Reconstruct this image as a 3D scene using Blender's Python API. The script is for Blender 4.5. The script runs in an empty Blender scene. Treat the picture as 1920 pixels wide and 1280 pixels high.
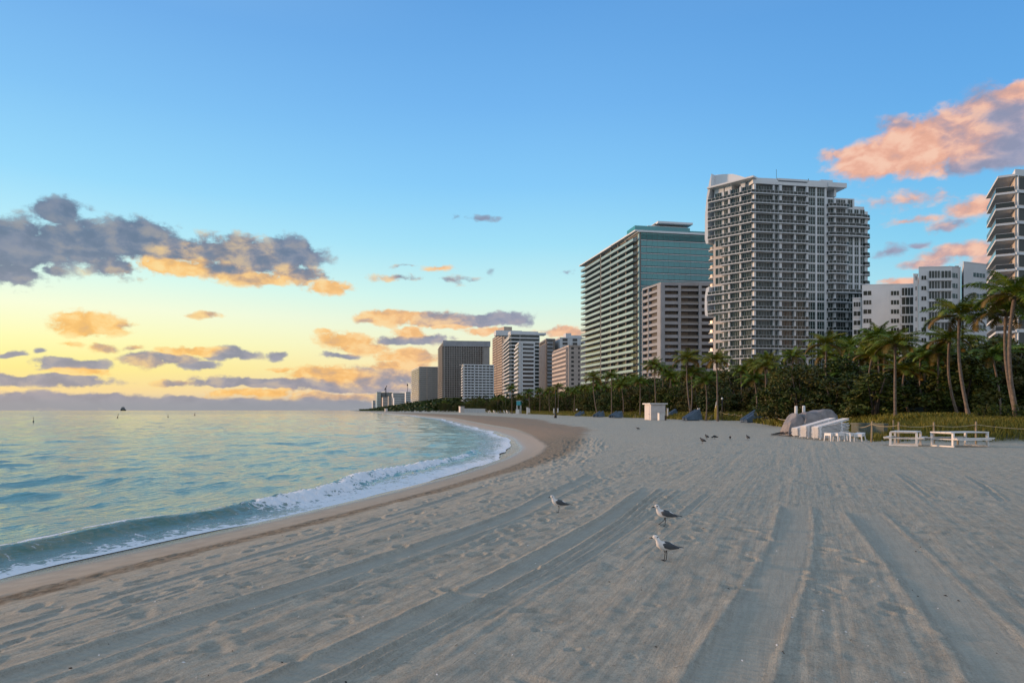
import bpy, math, random
import numpy as np
from mathutils import Vector, Matrix
R_ = math.radians
SC = bpy.context.scene
COL = SC.collection
# ------------------------------------------------------------------ camera
F0, CX, HY, CH = 1333.0, 960.0, 769.0, 1.7          # focal length in photo pixels, horizon row, eye height
cam_d = bpy.data.cameras.new('camera'); cam = bpy.data.objects.new('camera', cam_d); COL.objects.link(cam)
cam_d.sensor_width = 36.0; cam_d.lens = 36.0 * F0 / 1920.0
cam_d.shift_y = (HY - 640.0) / 1920.0
cam_d.clip_start = 0.1; cam_d.clip_end = 90000.0
cam.location = (0, 0, CH); cam.rotation_euler = (R_(90), 0, 0)
SC.camera = cam
SC.view_settings.view_transform = 'Standard'; SC.view_settings.look = 'None'
SC.view_settings.exposure = 0.0; SC.view_settings.gamma = 1.0
SC.render.resolution_x = 1024; SC.render.resolution_y = 682
SUN_AZ, SUN_EL = R_(-72), R_(5.5)                   # azimuth from +Y towards +X

def lin(r, g, b):
    f = lambda c: ((c/255.0)/12.92 if c/255.0 <= 0.04045 else ((c/255.0+0.055)/1.055)**2.4)
    return (f(r), f(g), f(b), 1.0)
# ------------------------------------------------------------------ world (dawn sky with clouds)
class NT:
    def __init__(s, tree): s.t = tree; s.L = tree.links
    def n(s, typ, **kw):
        nd = s.t.nodes.new(typ)
        for k, v in kw.items(): setattr(nd, k, v)
        return nd
    def put(s, sock, v):
        if v is None: return
        if hasattr(v, 'is_output') or isinstance(v, bpy.types.NodeSocket): s.L.new(v, sock)
        else: sock.default_value = v
    def m(s, op, a, b=None, c=None, clamp=False):
        nd = s.n('ShaderNodeMath', operation=op, use_clamp=clamp)
        for i, v in enumerate((a, b, c)):
            if v is not None: s.put(nd.inputs[i], v)
        return nd.outputs[0]
    def vm(s, op, a, b=None, scale=None):
        nd = s.n('ShaderNodeVectorMath', operation=op)
        s.put(nd.inputs[0], a)
        if b is not None: s.put(nd.inputs[1], b)
        if scale is not None: s.put(nd.inputs['Scale'], scale)
        return nd.outputs[0]
    def mix(s, f, a, b, blend='MIX'):
        nd = s.n('ShaderNodeMix', data_type='RGBA', blend_type=blend)
        s.put(nd.inputs[0], f); s.put(nd.inputs[6], a); s.put(nd.inputs[7], b)
        return nd.outputs[2]
    def ss(s, v, a, b, o0=0.0, o1=1.0):
        nd = s.n('ShaderNodeMapRange', interpolation_type='SMOOTHSTEP')
        s.put(nd.inputs[0], v); s.put(nd.inputs[1], a); s.put(nd.inputs[2], b); s.put(nd.inputs[3], o0); s.put(nd.inputs[4], o1)
        return nd.outputs[0]
    def noise(s, vec, scale, detail=4.0, rough=0.5, dist=0.0, dim='3D'):
        nd = s.n('ShaderNodeTexNoise', noise_dimensions=dim)
        if vec is not None: s.put(nd.inputs['Vector'], vec)
        nd.inputs['Scale'].default_value = scale; nd.inputs['Detail'].default_value = detail
        nd.inputs['Roughness'].default_value = rough; nd.inputs['Distortion'].default_value = dist
        return nd.outputs[0]
    def ramp(s, f, stops):
        nd = s.n('ShaderNodeValToRGB'); cr = nd.color_ramp
        cr.elements[0].position = stops[0][0]; cr.elements[0].color = stops[0][1]
        cr.elements[1].position = stops[-1][0]; cr.elements[1].color = stops[-1][1]
        for p, c in stops[1:-1]:
            e = cr.elements.new(p); e.color = c
        s.put(nd.inputs[0], f); return nd.outputs[0]
    def mapv(s, vec, loc=(0,0,0), rot=(0,0,0), sc=(1,1,1), typ='POINT'):
        nd = s.n('ShaderNodeMapping', vector_type=typ); s.put(nd.inputs[0], vec)
        nd.inputs[1].default_value = loc; nd.inputs[2].default_value = rot; nd.inputs[3].default_value = sc
        return nd.outputs[0]
    def bump(s, h, strength, dist, normal=None):
        nd = s.n('ShaderNodeBump'); s.put(nd.inputs['Height'], h)
        nd.inputs['Strength'].default_value = strength; nd.inputs['Distance'].default_value = dist
        if normal is not None: s.put(nd.inputs['Normal'], normal)
        return nd.outputs[0]

def build_world():
    w = bpy.data.worlds.new('World'); SC.world = w; w.use_nodes = True
    t = w.node_tree; t.nodes.clear(); k = NT(t)
    out = k.n('ShaderNodeOutputWorld')
    tc = k.n('ShaderNodeTexCoord').outputs['Generated']
    sep = k.n('ShaderNodeSeparateXYZ'); k.put(sep.inputs[0], tc)
    az = k.m('ARCTAN2', sep.outputs[0], sep.outputs[1])
    el = k.m('ARCSINE', sep.outputs[2])
    cmb = k.n('ShaderNodeCombineXYZ'); k.put(cmb.inputs[0], az); k.put(cmb.inputs[1], el)
    P = cmb.outputs[0]
    EM = 1.6
    def elp(py, px):
        u = (px-CX)/F0; v = (HY-py)/F0
        return max(0.0, math.atan(v/math.sqrt(1+u*u)))/EM
    def rp(px, L, zen):
        st = [(elp(y, px), lin(*c)) for y, c in L]
        st = sorted(st, key=lambda a: a[0]) + [(0.62, zen), (1.0, zen)]
        return st
    f = k.m('DIVIDE', k.m('MAXIMUM', el, 0.0), EM)
    ZEN = (0.44, 0.50, 0.58, 1)
    rl = k.ramp(f, rp(250, [(0,(112,176,238)),(180,(128,196,248)),(340,(152,220,255)),(440,(184,238,252)),(520,(222,253,240)),(580,(250,255,220)),(640,(255,252,182)),(690,(255,238,148)),(730,(252,222,155)),(769,(225,205,180))], ZEN))
    rm = k.ramp(f, rp(960, [(0,(98,164,230)),(200,(116,184,244)),(350,(136,206,253)),(460,(164,228,252)),(560,(208,247,243)),(630,(242,248,218)),(690,(252,234,190)),(740,(225,210,200)),(769,(205,200,205))], ZEN))
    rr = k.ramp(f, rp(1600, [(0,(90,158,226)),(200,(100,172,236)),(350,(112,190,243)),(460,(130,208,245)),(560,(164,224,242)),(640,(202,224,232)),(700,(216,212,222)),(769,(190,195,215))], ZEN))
    ca = k.m('COSINE', k.m('SUBTRACT', az, R_(-60)))
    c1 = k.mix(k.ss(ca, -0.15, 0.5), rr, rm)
    base = k.mix(k.ss(ca, 0.5, 0.93), c1, rl)
    # unseen sky behind the camera, brightened to light the facades facing it
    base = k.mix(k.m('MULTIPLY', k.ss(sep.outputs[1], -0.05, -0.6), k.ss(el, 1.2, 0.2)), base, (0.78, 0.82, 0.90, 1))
    # clouds: (px, py, rx, ry, warmth, strength) in directions seen from the beach
    CL = [(30,468,125,54,.05,1.2),(150,452,145,44,.08,1.2),(110,395,52,22,.02,1.1),(255,452,90,40,.1,1.2),(15,508,85,30,.1,1.0),(215,500,60,26,.25,.8),
     (95,510,46,16,.1,.8),(335,470,70,22,.35,1.0),(450,480,110,36,.2,1.2),(545,478,68,32,.1,1.1),(330,500,80,20,1.0,1.1),(470,522,110,13,.75,.9),(620,540,48,13,1,1),(560,515,60,20,.4,1),(420,505,80,24,.35,1),
     (165,608,72,22,1.0,1.15),(140,598,40,14,1,1),(222,610,28,12,.5,.8),(380,591,36,9,.6,.8),(22,661,32,7,0,1),(78,659,18,7,0,.8),(138,644,26,7,1,.7),(193,651,28,9,.6,.9),(250,652,22,8,.6,.7),
     (140,684,74,15,.1,1.1),(182,680,30,9,.1,1),(157,699,64,8,.95,.8),(90,715,130,12,.1,1.1),(22,709,66,10,.1,1),
     (275,674,46,15,.3,1.1),(325,672,48,16,.25,1.1),(365,684,44,11,0,1.1),(360,656,66,9,1,.9),(430,663,54,13,.1,1.2),(518,666,19,9,0,.9),(525,693,24,6,.95,.9),
     (328,715,44,7,.4,.9),(456,718,120,11,.15,1.1),(590,722,120,14,.15,1.1),(480,738,110,8,.95,.8),(620,702,90,17,.9,1.0),(690,712,100,22,.35,1.1),
     (750,521,66,8,.4,.55),(822,503,40,8,.9,.6),(764,498,40,6,.2,.45),(846,527,60,9,.2,.5),(920,509,14,10,0,.35),(1062,512,26,6,0,.4),(857,410,16,7,0,.5),(905,408,36,7,0,.5),
     (735,596,68,15,.85,1.1),(690,600,28,9,0,1),(822,600,92,14,.35,1.1),(895,600,70,14,.1,1.1),(954,598,46,14,.1,1.1),(834,612,50,6,1,.8),(910,620,46,8,1,.9),(1068,620,56,10,.7,.9),
     (770,623,36,12,1,1),(776,635,72,12,.15,1.1),(650,636,52,16,1,1.1),(677,650,60,13,.8,1),(610,622,18,5,1,.8),(642,665,36,7,.1,1),(764,667,66,14,.85,1),(750,684,60,12,.7,1),(730,700,110,20,.3,1.1),(650,727,150,12,.15,1),(660,744,170,8,.5,.8),
     (1640,302,84,32,.95,1.1),(1715,280,100,44,1.0,1.2),(1775,262,100,52,.62,1.15),(1868,225,95,60,.22,1.1),(1915,170,60,22,.85,.9),(1885,275,100,38,.0,1.15),(1824,304,80,22,.1,1),(1585,290,60,12,.3,.7),(1690,235,60,22,.25,.7),(1850,200,60,20,.7,.8),
     (1703,372,100,22,.6,.5),(1714,412,66,11,.8,.6),(1775,420,52,13,.3,.6),(1831,388,62,20,.9,.75),(1721,457,36,9,0,.6),(1672,470,44,12,0,.55),(1806,472,96,20,.6,.9),(1738,491,60,13,.5,.8),(1700,529,56,12,1,.8),(1870,495,70,24,.6,.9),
     (60,752,330,17,.0,1.3),(330,758,300,14,.0,1.3),(560,757,260,13,.03,1.2),(-300,752,330,18,0,1.3)]
    acc = None
    warp = k.noise(k.mapv(P, sc=(1.0, 1.7, 1)), 11.0, 2.0, 0.5)
    wn = k.n('ShaderNodeTexNoise'); k.put(wn.inputs['Vector'], k.mapv(P, sc=(1.0, 1.6, 1))); wn.inputs['Scale'].default_value = 24.0; wn.inputs['Detail'].default_value = 3.0
    off = k.vm('SCALE', k.vm('SUBTRACT', wn.outputs['Color'], (0.5, 0.5, 0.5)), scale=0.020)
    PW = k.vm('MULTIPLY', k.vm('ADD', P, off), (1, 1, 0))
    src = PW
    def mad(a_, b_, c_):
        nd = k.n('ShaderNodeVectorMath', operation='MULTIPLY_ADD'); k.put(nd.inputs[0], a_)
        nd.inputs[1].default_value = b_; k.put(nd.inputs[2], c_); return nd.outputs[0]
    for i, (px, py, rx, ry, wm, st) in enumerate(CL):
        u = (px-CX)/F0; a = math.atan(u); e = math.atan((HY-py)/F0*math.cos(a))
        sx = rx/F0*math.cos(a)**2*1.45; sy = ry/F0*math.cos(a)*1.4
        if i and i % 6 == 0: src = mad(acc, (1e-6, 1e-6, 0.0), PW)     # keeps the clouds evaluated one group after another
        q = mad(src, (1/sx, 1/sy, 0.0), (-a/sx, -e/sy, 0.0))
        ln = k.n('ShaderNodeVectorMath', operation='LENGTH'); k.put(ln.inputs[0], q)
        v = mad(ln.outputs['Value'], (-st, -wm*st, 0.0), (st, wm*st, 0.0))
        acc = k.vm('MAXIMUM', v, (0, 0, 0)) if acc is None else k.vm('MAXIMUM', acc, v)
    sp = k.n('ShaderNodeSeparateXYZ'); k.put(sp.inputs[0], acc)
    D, W = sp.outputs[0], sp.outputs[1]
    nz = k.noise(k.mapv(P, sc=(1.0, 1.6, 1)), 32.0, 7.0, 0.55, 0.25)
    nz2 = k.noise(k.mapv(P, loc=(-0.012, -0.012, 0), sc=(1.0, 1.6, 1)), 32.0, 5.0, 0.55, 0.25)
    lit = k.m('MULTIPLY', k.m('SUBTRACT', nz, nz2), 3.0)
    nzh = k.noise(k.mapv(P, sc=(1.0, 1.3, 1)), 95.0, 4.0, 0.6, 0.2)
    Dn = k.m('ADD', k.m('MULTIPLY', k.m('SUBTRACT', nz, 0.5), 1.5), k.m('MULTIPLY', k.m('SUBTRACT', nzh, 0.5), 0.7))
    Dn = k.m('MULTIPLY', Dn, k.ss(ca, 0.0, 0.5, 0.62, 1.0))
    dens = k.ss(k.m('ADD', D, Dn), 0.14, 0.54)
    dens = k.m('MULTIPLY', dens, k.ss(D, 0.0, 0.16))
    dens = k.m('MULTIPLY', dens, k.ss(D, 0.1, 0.55, 0.62, 0.98))
    wr = k.m('DIVIDE', W, k.m('MAXIMUM', D, 0.05))
    nz3 = k.noise(k.mapv(P, sc=(1.0, 2.0, 1)), 15.0, 3.0, 0.55)
    var = k.m('ADD', k.m('MULTIPLY', k.m('SUBTRACT', nz3, 0.5), 1.0), k.m('MULTIPLY', lit, 0.35))
    wfac = k.m('ADD', wr, k.m('MULTIPLY', var, k.ss(wr, 0.05, 0.40, 0.15, 1.0)), clamp=True)
    wfac = k.m('ADD', wfac, k.m('MULTIPLY', k.ss(D, 0.40, 0.1, 0.0, 0.25), k.ss(wr, 0.02, 0.3, 0.25, 1.0)), clamp=True)
    # warm side colour: yellow low on the sunward side, peach away from it
    lowf = k.ss(el, 0.02, 0.24)
    warm = k.mix(k.ss(ca, 0.15, 0.9), lin(243,182,156), k.mix(lowf, lin(255,196,110), lin(255,200,118)))
    warm = k.mix(k.m('MULTIPLY', k.ss(ca, 0.93, 0.98), k.ss(el, 0.20, 0.13)), warm, lin(255,206,84))
    grey = k.mix(k.ss(ca, 0.1, 0.9), lin(152,156,184), k.mix(lowf, lin(148,150,168), lin(98,120,150)))
    grey = k.mix(k.m('MULTIPLY', k.ss(nz, 0.35, 0.7), 0.35), grey, k.mix(0.4, grey, lin(200,190,200)))
    ccol = k.mix(k.ss(wfac, 0.05, 0.95), grey, warm)
    sh = k.m('ADD', k.m('MULTIPLY', nz, 0.6), k.m('MULTIPLY', nz3, 0.4))
    ccol = k.mix(k.m('MULTIPLY', k.ss(k.m('ADD', sh, k.m('MULTIPLY', lit, 0.35)), 0.42, 0.78), k.m('MULTIPLY', wfac, 0.7)), ccol, k.mix(k.ss(ca, 0.2, 0.9), lin(255,212,186), lin(255,228,160)))
    ccol = k.mix(k.m('MULTIPLY', k.ss(k.m('ADD', sh, k.m('MULTIPLY', lit, 0.3)), 0.58, 0.30), 0.34), ccol, k.vm('SCALE', ccol, scale=0.72))
    skyc = k.mix(dens, base, ccol)
    # thin grey bank right at the sea horizon
    skyc = k.mix(k.m('MULTIPLY', k.ss(el, 0.022, 0.004, 0.0, 0.85), k.ss(ca, 0.3, 0.6)), skyc, lin(150,157,167))
    # physically based component of the sky
    ns = k.n('ShaderNodeTexSky', sky_type='NISHITA'); ns.sun_disc = False
    ns.sun_elevation = SUN_EL; ns.sun_rotation = SUN_AZ; ns.air_density = 1.0; ns.dust_density = 1.0
    nsc = k.vm('SCALE', ns.outputs[0], scale=0.012)
    ground = lin(120, 122, 122)
    skyc = k.mix(k.ss(sep.outputs[2], -0.004, -0.03), skyc, ground)
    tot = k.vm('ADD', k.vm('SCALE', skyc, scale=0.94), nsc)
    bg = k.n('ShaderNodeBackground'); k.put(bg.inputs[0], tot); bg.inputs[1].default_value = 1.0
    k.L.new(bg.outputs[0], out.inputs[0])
    w.cycles.sampling_method = 'MANUAL'; w.cycles.sample_map_resolution = 512
build_world()
sd = bpy.data.lights.new('sun', 'SUN'); sun = bpy.data.objects.new('sun', sd); COL.objects.link(sun)
sd.energy = 3.4; sd.angle = R_(5); sd.color = (1.0, 0.60, 0.36)
sdir = Vector((math.sin(SUN_AZ)*math.cos(SUN_EL), math.cos(SUN_AZ)*math.cos(SUN_EL), math.sin(SUN_EL)))
sun.rotation_euler = sdir.to_track_quat('Z', 'Y').to_euler(); sun.location = sdir*100
SC.cycles.max_bounces = 6; SC.cycles.diffuse_bounces = 3; SC.cycles.glossy_bounces = 3; SC.cycles.transparent_max_bounces = 8
SC.cycles.caustics_reflective = False; SC.cycles.caustics_refractive = False

# ------------------------------------------------------------------ helpers
rng = np.random.default_rng(7); random.seed(7)
MATS = {}
def pm(name, col, rough=0.7, var=0.12, scale=3.0, bump=0.0, metal=0.0, spec=0.5, island=0.0, col2=None, coat=0.0, trans=0.0):
    if name in MATS: return MATS[name]
    m = bpy.data.materials.new(name); m.use_nodes = True; t = m.node_tree; k = NT(t)
    b = t.nodes['Principled BSDF']
    co = k.n('ShaderNodeTexCoord').outputs['Object']
    nz = k.noise(co, scale, 5.0, 0.6)
    c = (*col, 1); d = (*(x*(1-var*2) for x in col), 1) if col2 is None else (*col2, 1)
    cc = k.mix(k.ss(nz, 0.3, 0.7), d, c)
    if island:
        g = k.n('ShaderNodeNewGeometry').outputs['Random Per Island']
        cc = k.mix(k.m('MULTIPLY', k.ss(g, 0.45, 1.0), island), cc, (0.30, 0.31, 0.30, 1))
    k.put(b.inputs['Base Color'], cc)
    k.put(b.inputs['Roughness'], k.ss(nz, 0.2, 0.8, rough*0.9, min(1, rough*1.1)))
    b.inputs['Metallic'].default_value = metal; b.inputs['Specular IOR Level'].default_value = spec
    if bump: k.put(b.inputs['Normal'], k.bump(k.noise(co, scale*6, 4.0), 0.5, bump))
    MATS[name] = m; return m
def P2(px, d): return np.array([(px-CX)/F0*d, d])
def PZ(py, d): return CH + (HY-py)/F0*d
def GP(px, py, z=0.0):
    d = (CH-z)*F0/(py-HY); return ((px-CX)/F0*d, d, z)
class MB:
    def __init__(s): s.v = []; s.f = []; s.mi = []
    def quadbox(s, c8, mi=0):
        b = len(s.v); s.v.extend(c8)
        for q in ((0,3,2,1),(4,5,6,7),(0,1,5,4),(1,2,6,5),(2,3,7,6),(3,0,4,7)):
            s.f.append(tuple(b+i for i in q)); s.mi.append(mi)
    def box(s, x0, x1, y0, y1, z0, z1, mi=0):
        s.quadbox([(x0,y0,z0),(x1,y0,z0),(x1,y1,z0),(x0,y1,z0),(x0,y0,z1),(x1,y0,z1),(x1,y1,z1),(x0,y1,z1)], mi)
    def obox(s, o, u, n, u0, u1, n0, n1, z0, z1, mi=0):
        p = lambda a, b, z: (o[0]+u[0]*a+n[0]*b, o[1]+u[1]*a+n[1]*b, z)
        s.quadbox([p(u0,n0,z0),p(u1,n0,z0),p(u1,n1,z0),p(u0,n1,z0),p(u0,n0,z1),p(u1,n0,z1),p(u1,n1,z1),p(u0,n1,z1)], mi)
    def prism(s, pts, z0, z1, mi=0):
        n = len(pts); b = len(s.v)
        s.v.extend([(p[0],p[1],z0) for p in pts]); s.v.extend([(p[0],p[1],z1) for p in pts])
        s.f.append(tuple(range(b+n-1, b-1, -1))); s.mi.append(mi)
        s.f.append(tuple(range(b+n, b+2*n))); s.mi.append(mi)
        for i in range(n):
            j = (i+1) % n; s.f.append((b+i, b+j, b+n+j, b+n+i)); s.mi.append(mi)
    def bar(s, a, b, w, h=None, mi=0):
        a = Vector(a); b = Vector(b); h = h or w; d = (b-a).normalized()
        up = Vector((0,0,1)) if abs(d.z) < 0.95 else Vector((1,0,0))
        x = d.cross(up).normalized()*w/2; y = x.cross(d).normalized()*h/2
        c = [a-x-y, a+x-y, a+x+y, a-x+y, b-x-y, b+x-y, b+x+y, b-x+y]
        s.quadbox([tuple(p) for p in c], mi)
    def tube(s, pts, rad, n=10, mi=0, flat=1.0, cap=True, upv=(0,0,1)):
        pts = [Vector(p) for p in pts]; b = len(s.v); m = len(pts)
        if not hasattr(rad, '__len__'): rad = [rad]*m
        for i, p in enumerate(pts):
            d = (pts[min(i+1,m-1)]-pts[max(i-1,0)]).normalized()
            up = Vector(upv) if abs(d.dot(Vector(upv))) < 0.97 else Vector((0,1,0))
            x = d.cross(up).normalized(); y = x.cross(d).normalized()
            r = rad[i]; rx, ry = (r if hasattr(r, '__len__') else (r*flat, r))
            for j in range(n):
                a = 2*math.pi*j/n; q = p + x*math.cos(a)*rx + y*math.sin(a)*ry; s.v.append(tuple(q))
        for i in range(m-1):
            for j in range(n):
                k = (j+1) % n
                s.f.append((b+i*n+j, b+(i+1)*n+j, b+(i+1)*n+k, b+i*n+k)); s.mi.append(mi)
        if cap:
            s.f.append(tuple(b+j for j in range(n))); s.mi.append(mi)
            s.f.append(tuple(b+(m-1)*n+j for j in range(n-1,-1,-1))); s.mi.append(mi)
    def build(s, name, mats, parent=None, smooth=False, bevel=0.0):
        me = bpy.data.meshes.new(name); me.from_pydata(s.v, [], s.f)
        for m in (mats if isinstance(mats, (list, tuple)) else [mats]): me.materials.append(m)
        me.polygons.foreach_set('material_index', s.mi)
        if smooth: me.polygons.foreach_set('use_smooth', [True]*len(s.f))
        me.update()
        return link(name, me, parent, bevel)
def link(name, me, parent=None, bevel=0.0):
    o = bpy.data.objects.new(name, me); COL.objects.link(o)
    if parent is not None: o.parent = parent
    if bevel:
        bv = o.modifiers.new('bevel', 'BEVEL'); bv.width = bevel; bv.segments = 2; bv.limit_method = 'ANGLE'
    return o
def tag(o, label=None, cat=None, group=None, kind=None):
    if label: o['label'] = label
    if cat: o['category'] = cat
    if group: o['group'] = group
    if kind: o['kind'] = kind
    return o
def empty(name, loc=(0,0,0), rz=0, label=None, cat=None, group=None):
    o = bpy.data.objects.new(name, None); COL.objects.link(o); o.location = loc; o.rotation_euler = (0,0,rz)
    o.empty_display_size = 0.3
    return tag(o, label, cat, group)
KIDS = {}
def kids(o):
    return [c for c in COL.objects if c.parent == o]
def copy_tree(o, parent=None, cache={}):
    c = o.copy(); COL.objects.link(c)
    if parent is not None: c.parent = parent
    key = o.name
    if key not in cache: cache[key] = kids(o)
    for ch in cache[key]: copy_tree(ch, c)
    return c
def npmesh(name, V, Q, mat, attrs=None, smooth=True):
    me = bpy.data.meshes.new(name); nv, nq = len(V), len(Q)
    me.vertices.add(nv); me.vertices.foreach_set('co', np.ascontiguousarray(V, dtype=np.float32).ravel())
    k = Q.shape[1]
    me.loops.add(nq*k); me.loops.foreach_set('vertex_index', np.ascontiguousarray(Q, dtype=np.int32).ravel())
    me.polygons.add(nq); me.polygons.foreach_set('loop_start', np.arange(0, nq*k, k, dtype=np.int32))
    me.polygons.foreach_set('loop_total', np.full(nq, k, dtype=np.int32))
    if smooth: me.polygons.foreach_set('use_smooth', np.ones(nq, dtype=bool))
    for m in (mat if isinstance(mat, (list, tuple)) else [mat]): me.materials.append(m)
    for a, arr in (attrs or {}).items():
        at = me.attributes.new(a, 'FLOAT', 'POINT'); at.data.foreach_set('value', np.ascontiguousarray(arr, dtype=np.float32).ravel())
    me.update(calc_edges=True); me.validate(); return me
def sstep(x, a, b):
    t = np.clip((x-a)/(b-a), 0, 1); return t*t*(3-2*t)
def vnoise(x, y, seed=0):
    r = np.random.default_rng(seed).random((256, 256)).astype(np.float32)
    xi = np.floor(x).astype(np.int64); yi = np.floor(y).astype(np.int64); fx = x-xi; fy = y-yi
    fx = fx*fx*fx*(fx*(fx*6-15)+10); fy = fy*fy*fy*(fy*(fy*6-15)+10)
    g = lambda a, b: r[a & 255, b & 255]
    return (g(xi,yi)*(1-fx)+g(xi+1,yi)*fx)*(1-fy) + (g(xi,yi+1)*(1-fx)+g(xi+1,yi+1)*fx)*fy
def fbm(x, y, seed=0, oct=4, gain=0.5):
    s = 0; a = 1; t = 0
    for i in range(oct):
        s = s + a*vnoise(x*2**i+i*17.3, y*2**i+i*9.1, seed+i); t += a; a *= gain
    return s/t

# ------------------------------------------------------------------ shoreline and ground profile
_sy = np.array([-400,-200,-50,0,5,10.1,15.5,20,26.7,35.2,43.8,60,78,94.7,193,308,561,1000,2000,6000,45000.])
_sx = np.array([-130,-62,-22,-10.6,-9,-7.3,-5.35,-3.9,-2.1,-.5,.3,-.2,-2.0,-4.9,-18.7,-42,-101,-200,-440,-1370,-10300.])
_u = np.linspace(np.arcsinh(-400/20), np.arcsinh(45000/20), 4000)
_yy = 20*np.sinh(_u); _xx = np.interp(_yy, _sy, _sx)
_k = np.exp(-np.linspace(-2, 2, 81)**2); _k /= _k.sum()
_sl = np.convolve(np.pad(np.gradient(_xx, _yy), 40, 'edge'), _k, 'valid')
_xs = np.concatenate([[0], np.cumsum((_sl[1:]+_sl[:-1])/2*np.diff(_yy))]); _xs += _xx[1500]-_xs[1500]
_i10 = np.searchsorted(_yy, 20.0); _xs += -3.9-_xs[_i10]
def xs(y): return np.interp(y, _yy, _xs)
def xslope(y): return np.interp(y, _yy, _sl)
def sdist(x, y): return (x-xs(y))/np.sqrt(1+xslope(y)**2)
_vy = np.array([-50,33,38.5,55,75,112,122,150,190,206,400,566,1000,1500,2000,6000,45000.])
_vx = np.array([60,60,19.5,24,28,36,32,27.5,22,19,0,-42,-150,-280,-418,-1340,-10200.])
def veg_in(x, y):
    xv = np.interp(y, _vy, _vx)
    yf = np.interp(x, [-1e5, 19.5, 30, 60, 400], [-1e5, 37.6, 35.3, 33.5, 20])
    return np.minimum(x-xv, np.where(x > 19, y-yf, x-xv))
_ps = np.array([-3000,-400,-60,-12,-3,0,1.3,3.0,5.0,9.0,30,400.])
_pz = np.array([-30,-12,-4.5,-1.6,-.95,-.70,-.55,-.28,-.07,0.0,0.0,0.0])
def ground_z(x, y):
    s = sdist(x, y)
    z = np.interp(s, _ps, _pz)
    return z + 0.85*sstep(veg_in(x, y), -0.5, 7.0)
# detail height map of the foreground sand
HX0, HX1, HY0, HY1, HR = -16.0, 30.0, 2.0, 48.0, 0.022
nx, ny = int((HX1-HX0)/HR), int((HY1-HY0)/HR)
gx = (HX0 + np.arange(nx)*HR)[None, :]; gy = (HY0 + np.arange(ny)*HR)[:, None]
TT = gx - 0.41*gy                                    # coordinate across the raked direction
AL = gy + 0.0*gx
H = np.zeros((ny, nx), dtype=np.float32)
S_ = sdist(gx, gy+0*gx)
dry = sstep(S_, 1.8, 2.7)
rk = vnoise(TT/0.16+3*vnoise(TT/2.0, AL/5.0, 5), AL/5.0, 1)*0.5 + vnoise(TT/0.07, AL/3.0, 2)*0.28 + vnoise(TT/0.5, AL/9.0, 3)*0.6
H += (rk-0.7)*0.019*(0.55+0.7*vnoise(TT/1.5, AL/4.0, 4))*dry
H += (fbm(gx/0.22+0*gy, gy/0.22+0*gx, 11, 3, .6)-0.5)*0.016*dry
H += (vnoise(gx/2.6+0*gy, gy/2.6+0*gx, 12)-0.5)*0.03*dry
H += (vnoise(gx/0.14+0*gy, gy/0.14+0*gx, 15)-0.5)*0.006*dry
H += (fbm(gx/0.16+0*gy, gy/0.16+0*gx, 13, 2)-0.5)*0.05*np.exp(-((S_-2.15-0.35*(vnoise(gy/2.0+0*gx, 0*gx+0*gy, 9)-.5))/0.35)**2)
TRK = [  # photo polyline, width m, depth m, ridge m, ridges offset
 ([(1118,884),(1030,926),(960,962),(820,1010),(600,1080),(350,1152),(150,1215),(-40,1275)], .34, .045, .030),
 ([(1222,910),(1150,965),(1050,1022),(960,1070),(800,1145),(650,1215),(470,1295)], .30, .050, .030),
 ([(1243,912),(1165,975),(1080,1030),(975,1088),(800,1175),(585,1285)], .07, .028, .022),
 ([(1256,912),(1180,975),(1100,1030),(1000,1092),(830,1175),(620,1285)], .06, .022, .020),
 ([(1282,914),(1240,945),(1200,978),(1100,1045),(900,1150)], .10, .022, .014),
 ([(1335,918),(1300,948),(1262,985),(1180,1045)], .12, .018, .010),
 ([(1492,944),(1488,1000),(1465,1070),(1420,1160),(1352,1290)], .42, .020, .022),
 ([(1612,955),(1690,1035),(1780,1130),(1860,1215),(1925,1300)], .46, .016, .020),
 ([(1680,884),(1710,906),(1745,930)], .12, .03, .02), ([(1812,890),(1845,912),(1880,938)], .12, .03, .02),
 ([(1120,858),(950,884),(830,922),(700,958),(500,1013),(250,1078),(-40,1160)], .26, .035, .025),
 ([(1060,880),(900,920),(760,965),(560,1030),(300,1100),(0,1190)], .14, .020, .014),
 ([(1000,862),(900,893),(780,926)], .10, .016, .012),
 ([(1290,829),(1400,835),(1560,842)], .25, .02, .015), ([(1311,846),(1450,852),(1594,858),(1700,856)], .3, .025, .018),
 ([(1500,864),(1680,868),(1840,867)], .3, .02, .016), ([(1340,886),(1380,878),(1440,873),(1500,874),(1600,884)], .2, .022, .015),
]
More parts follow.
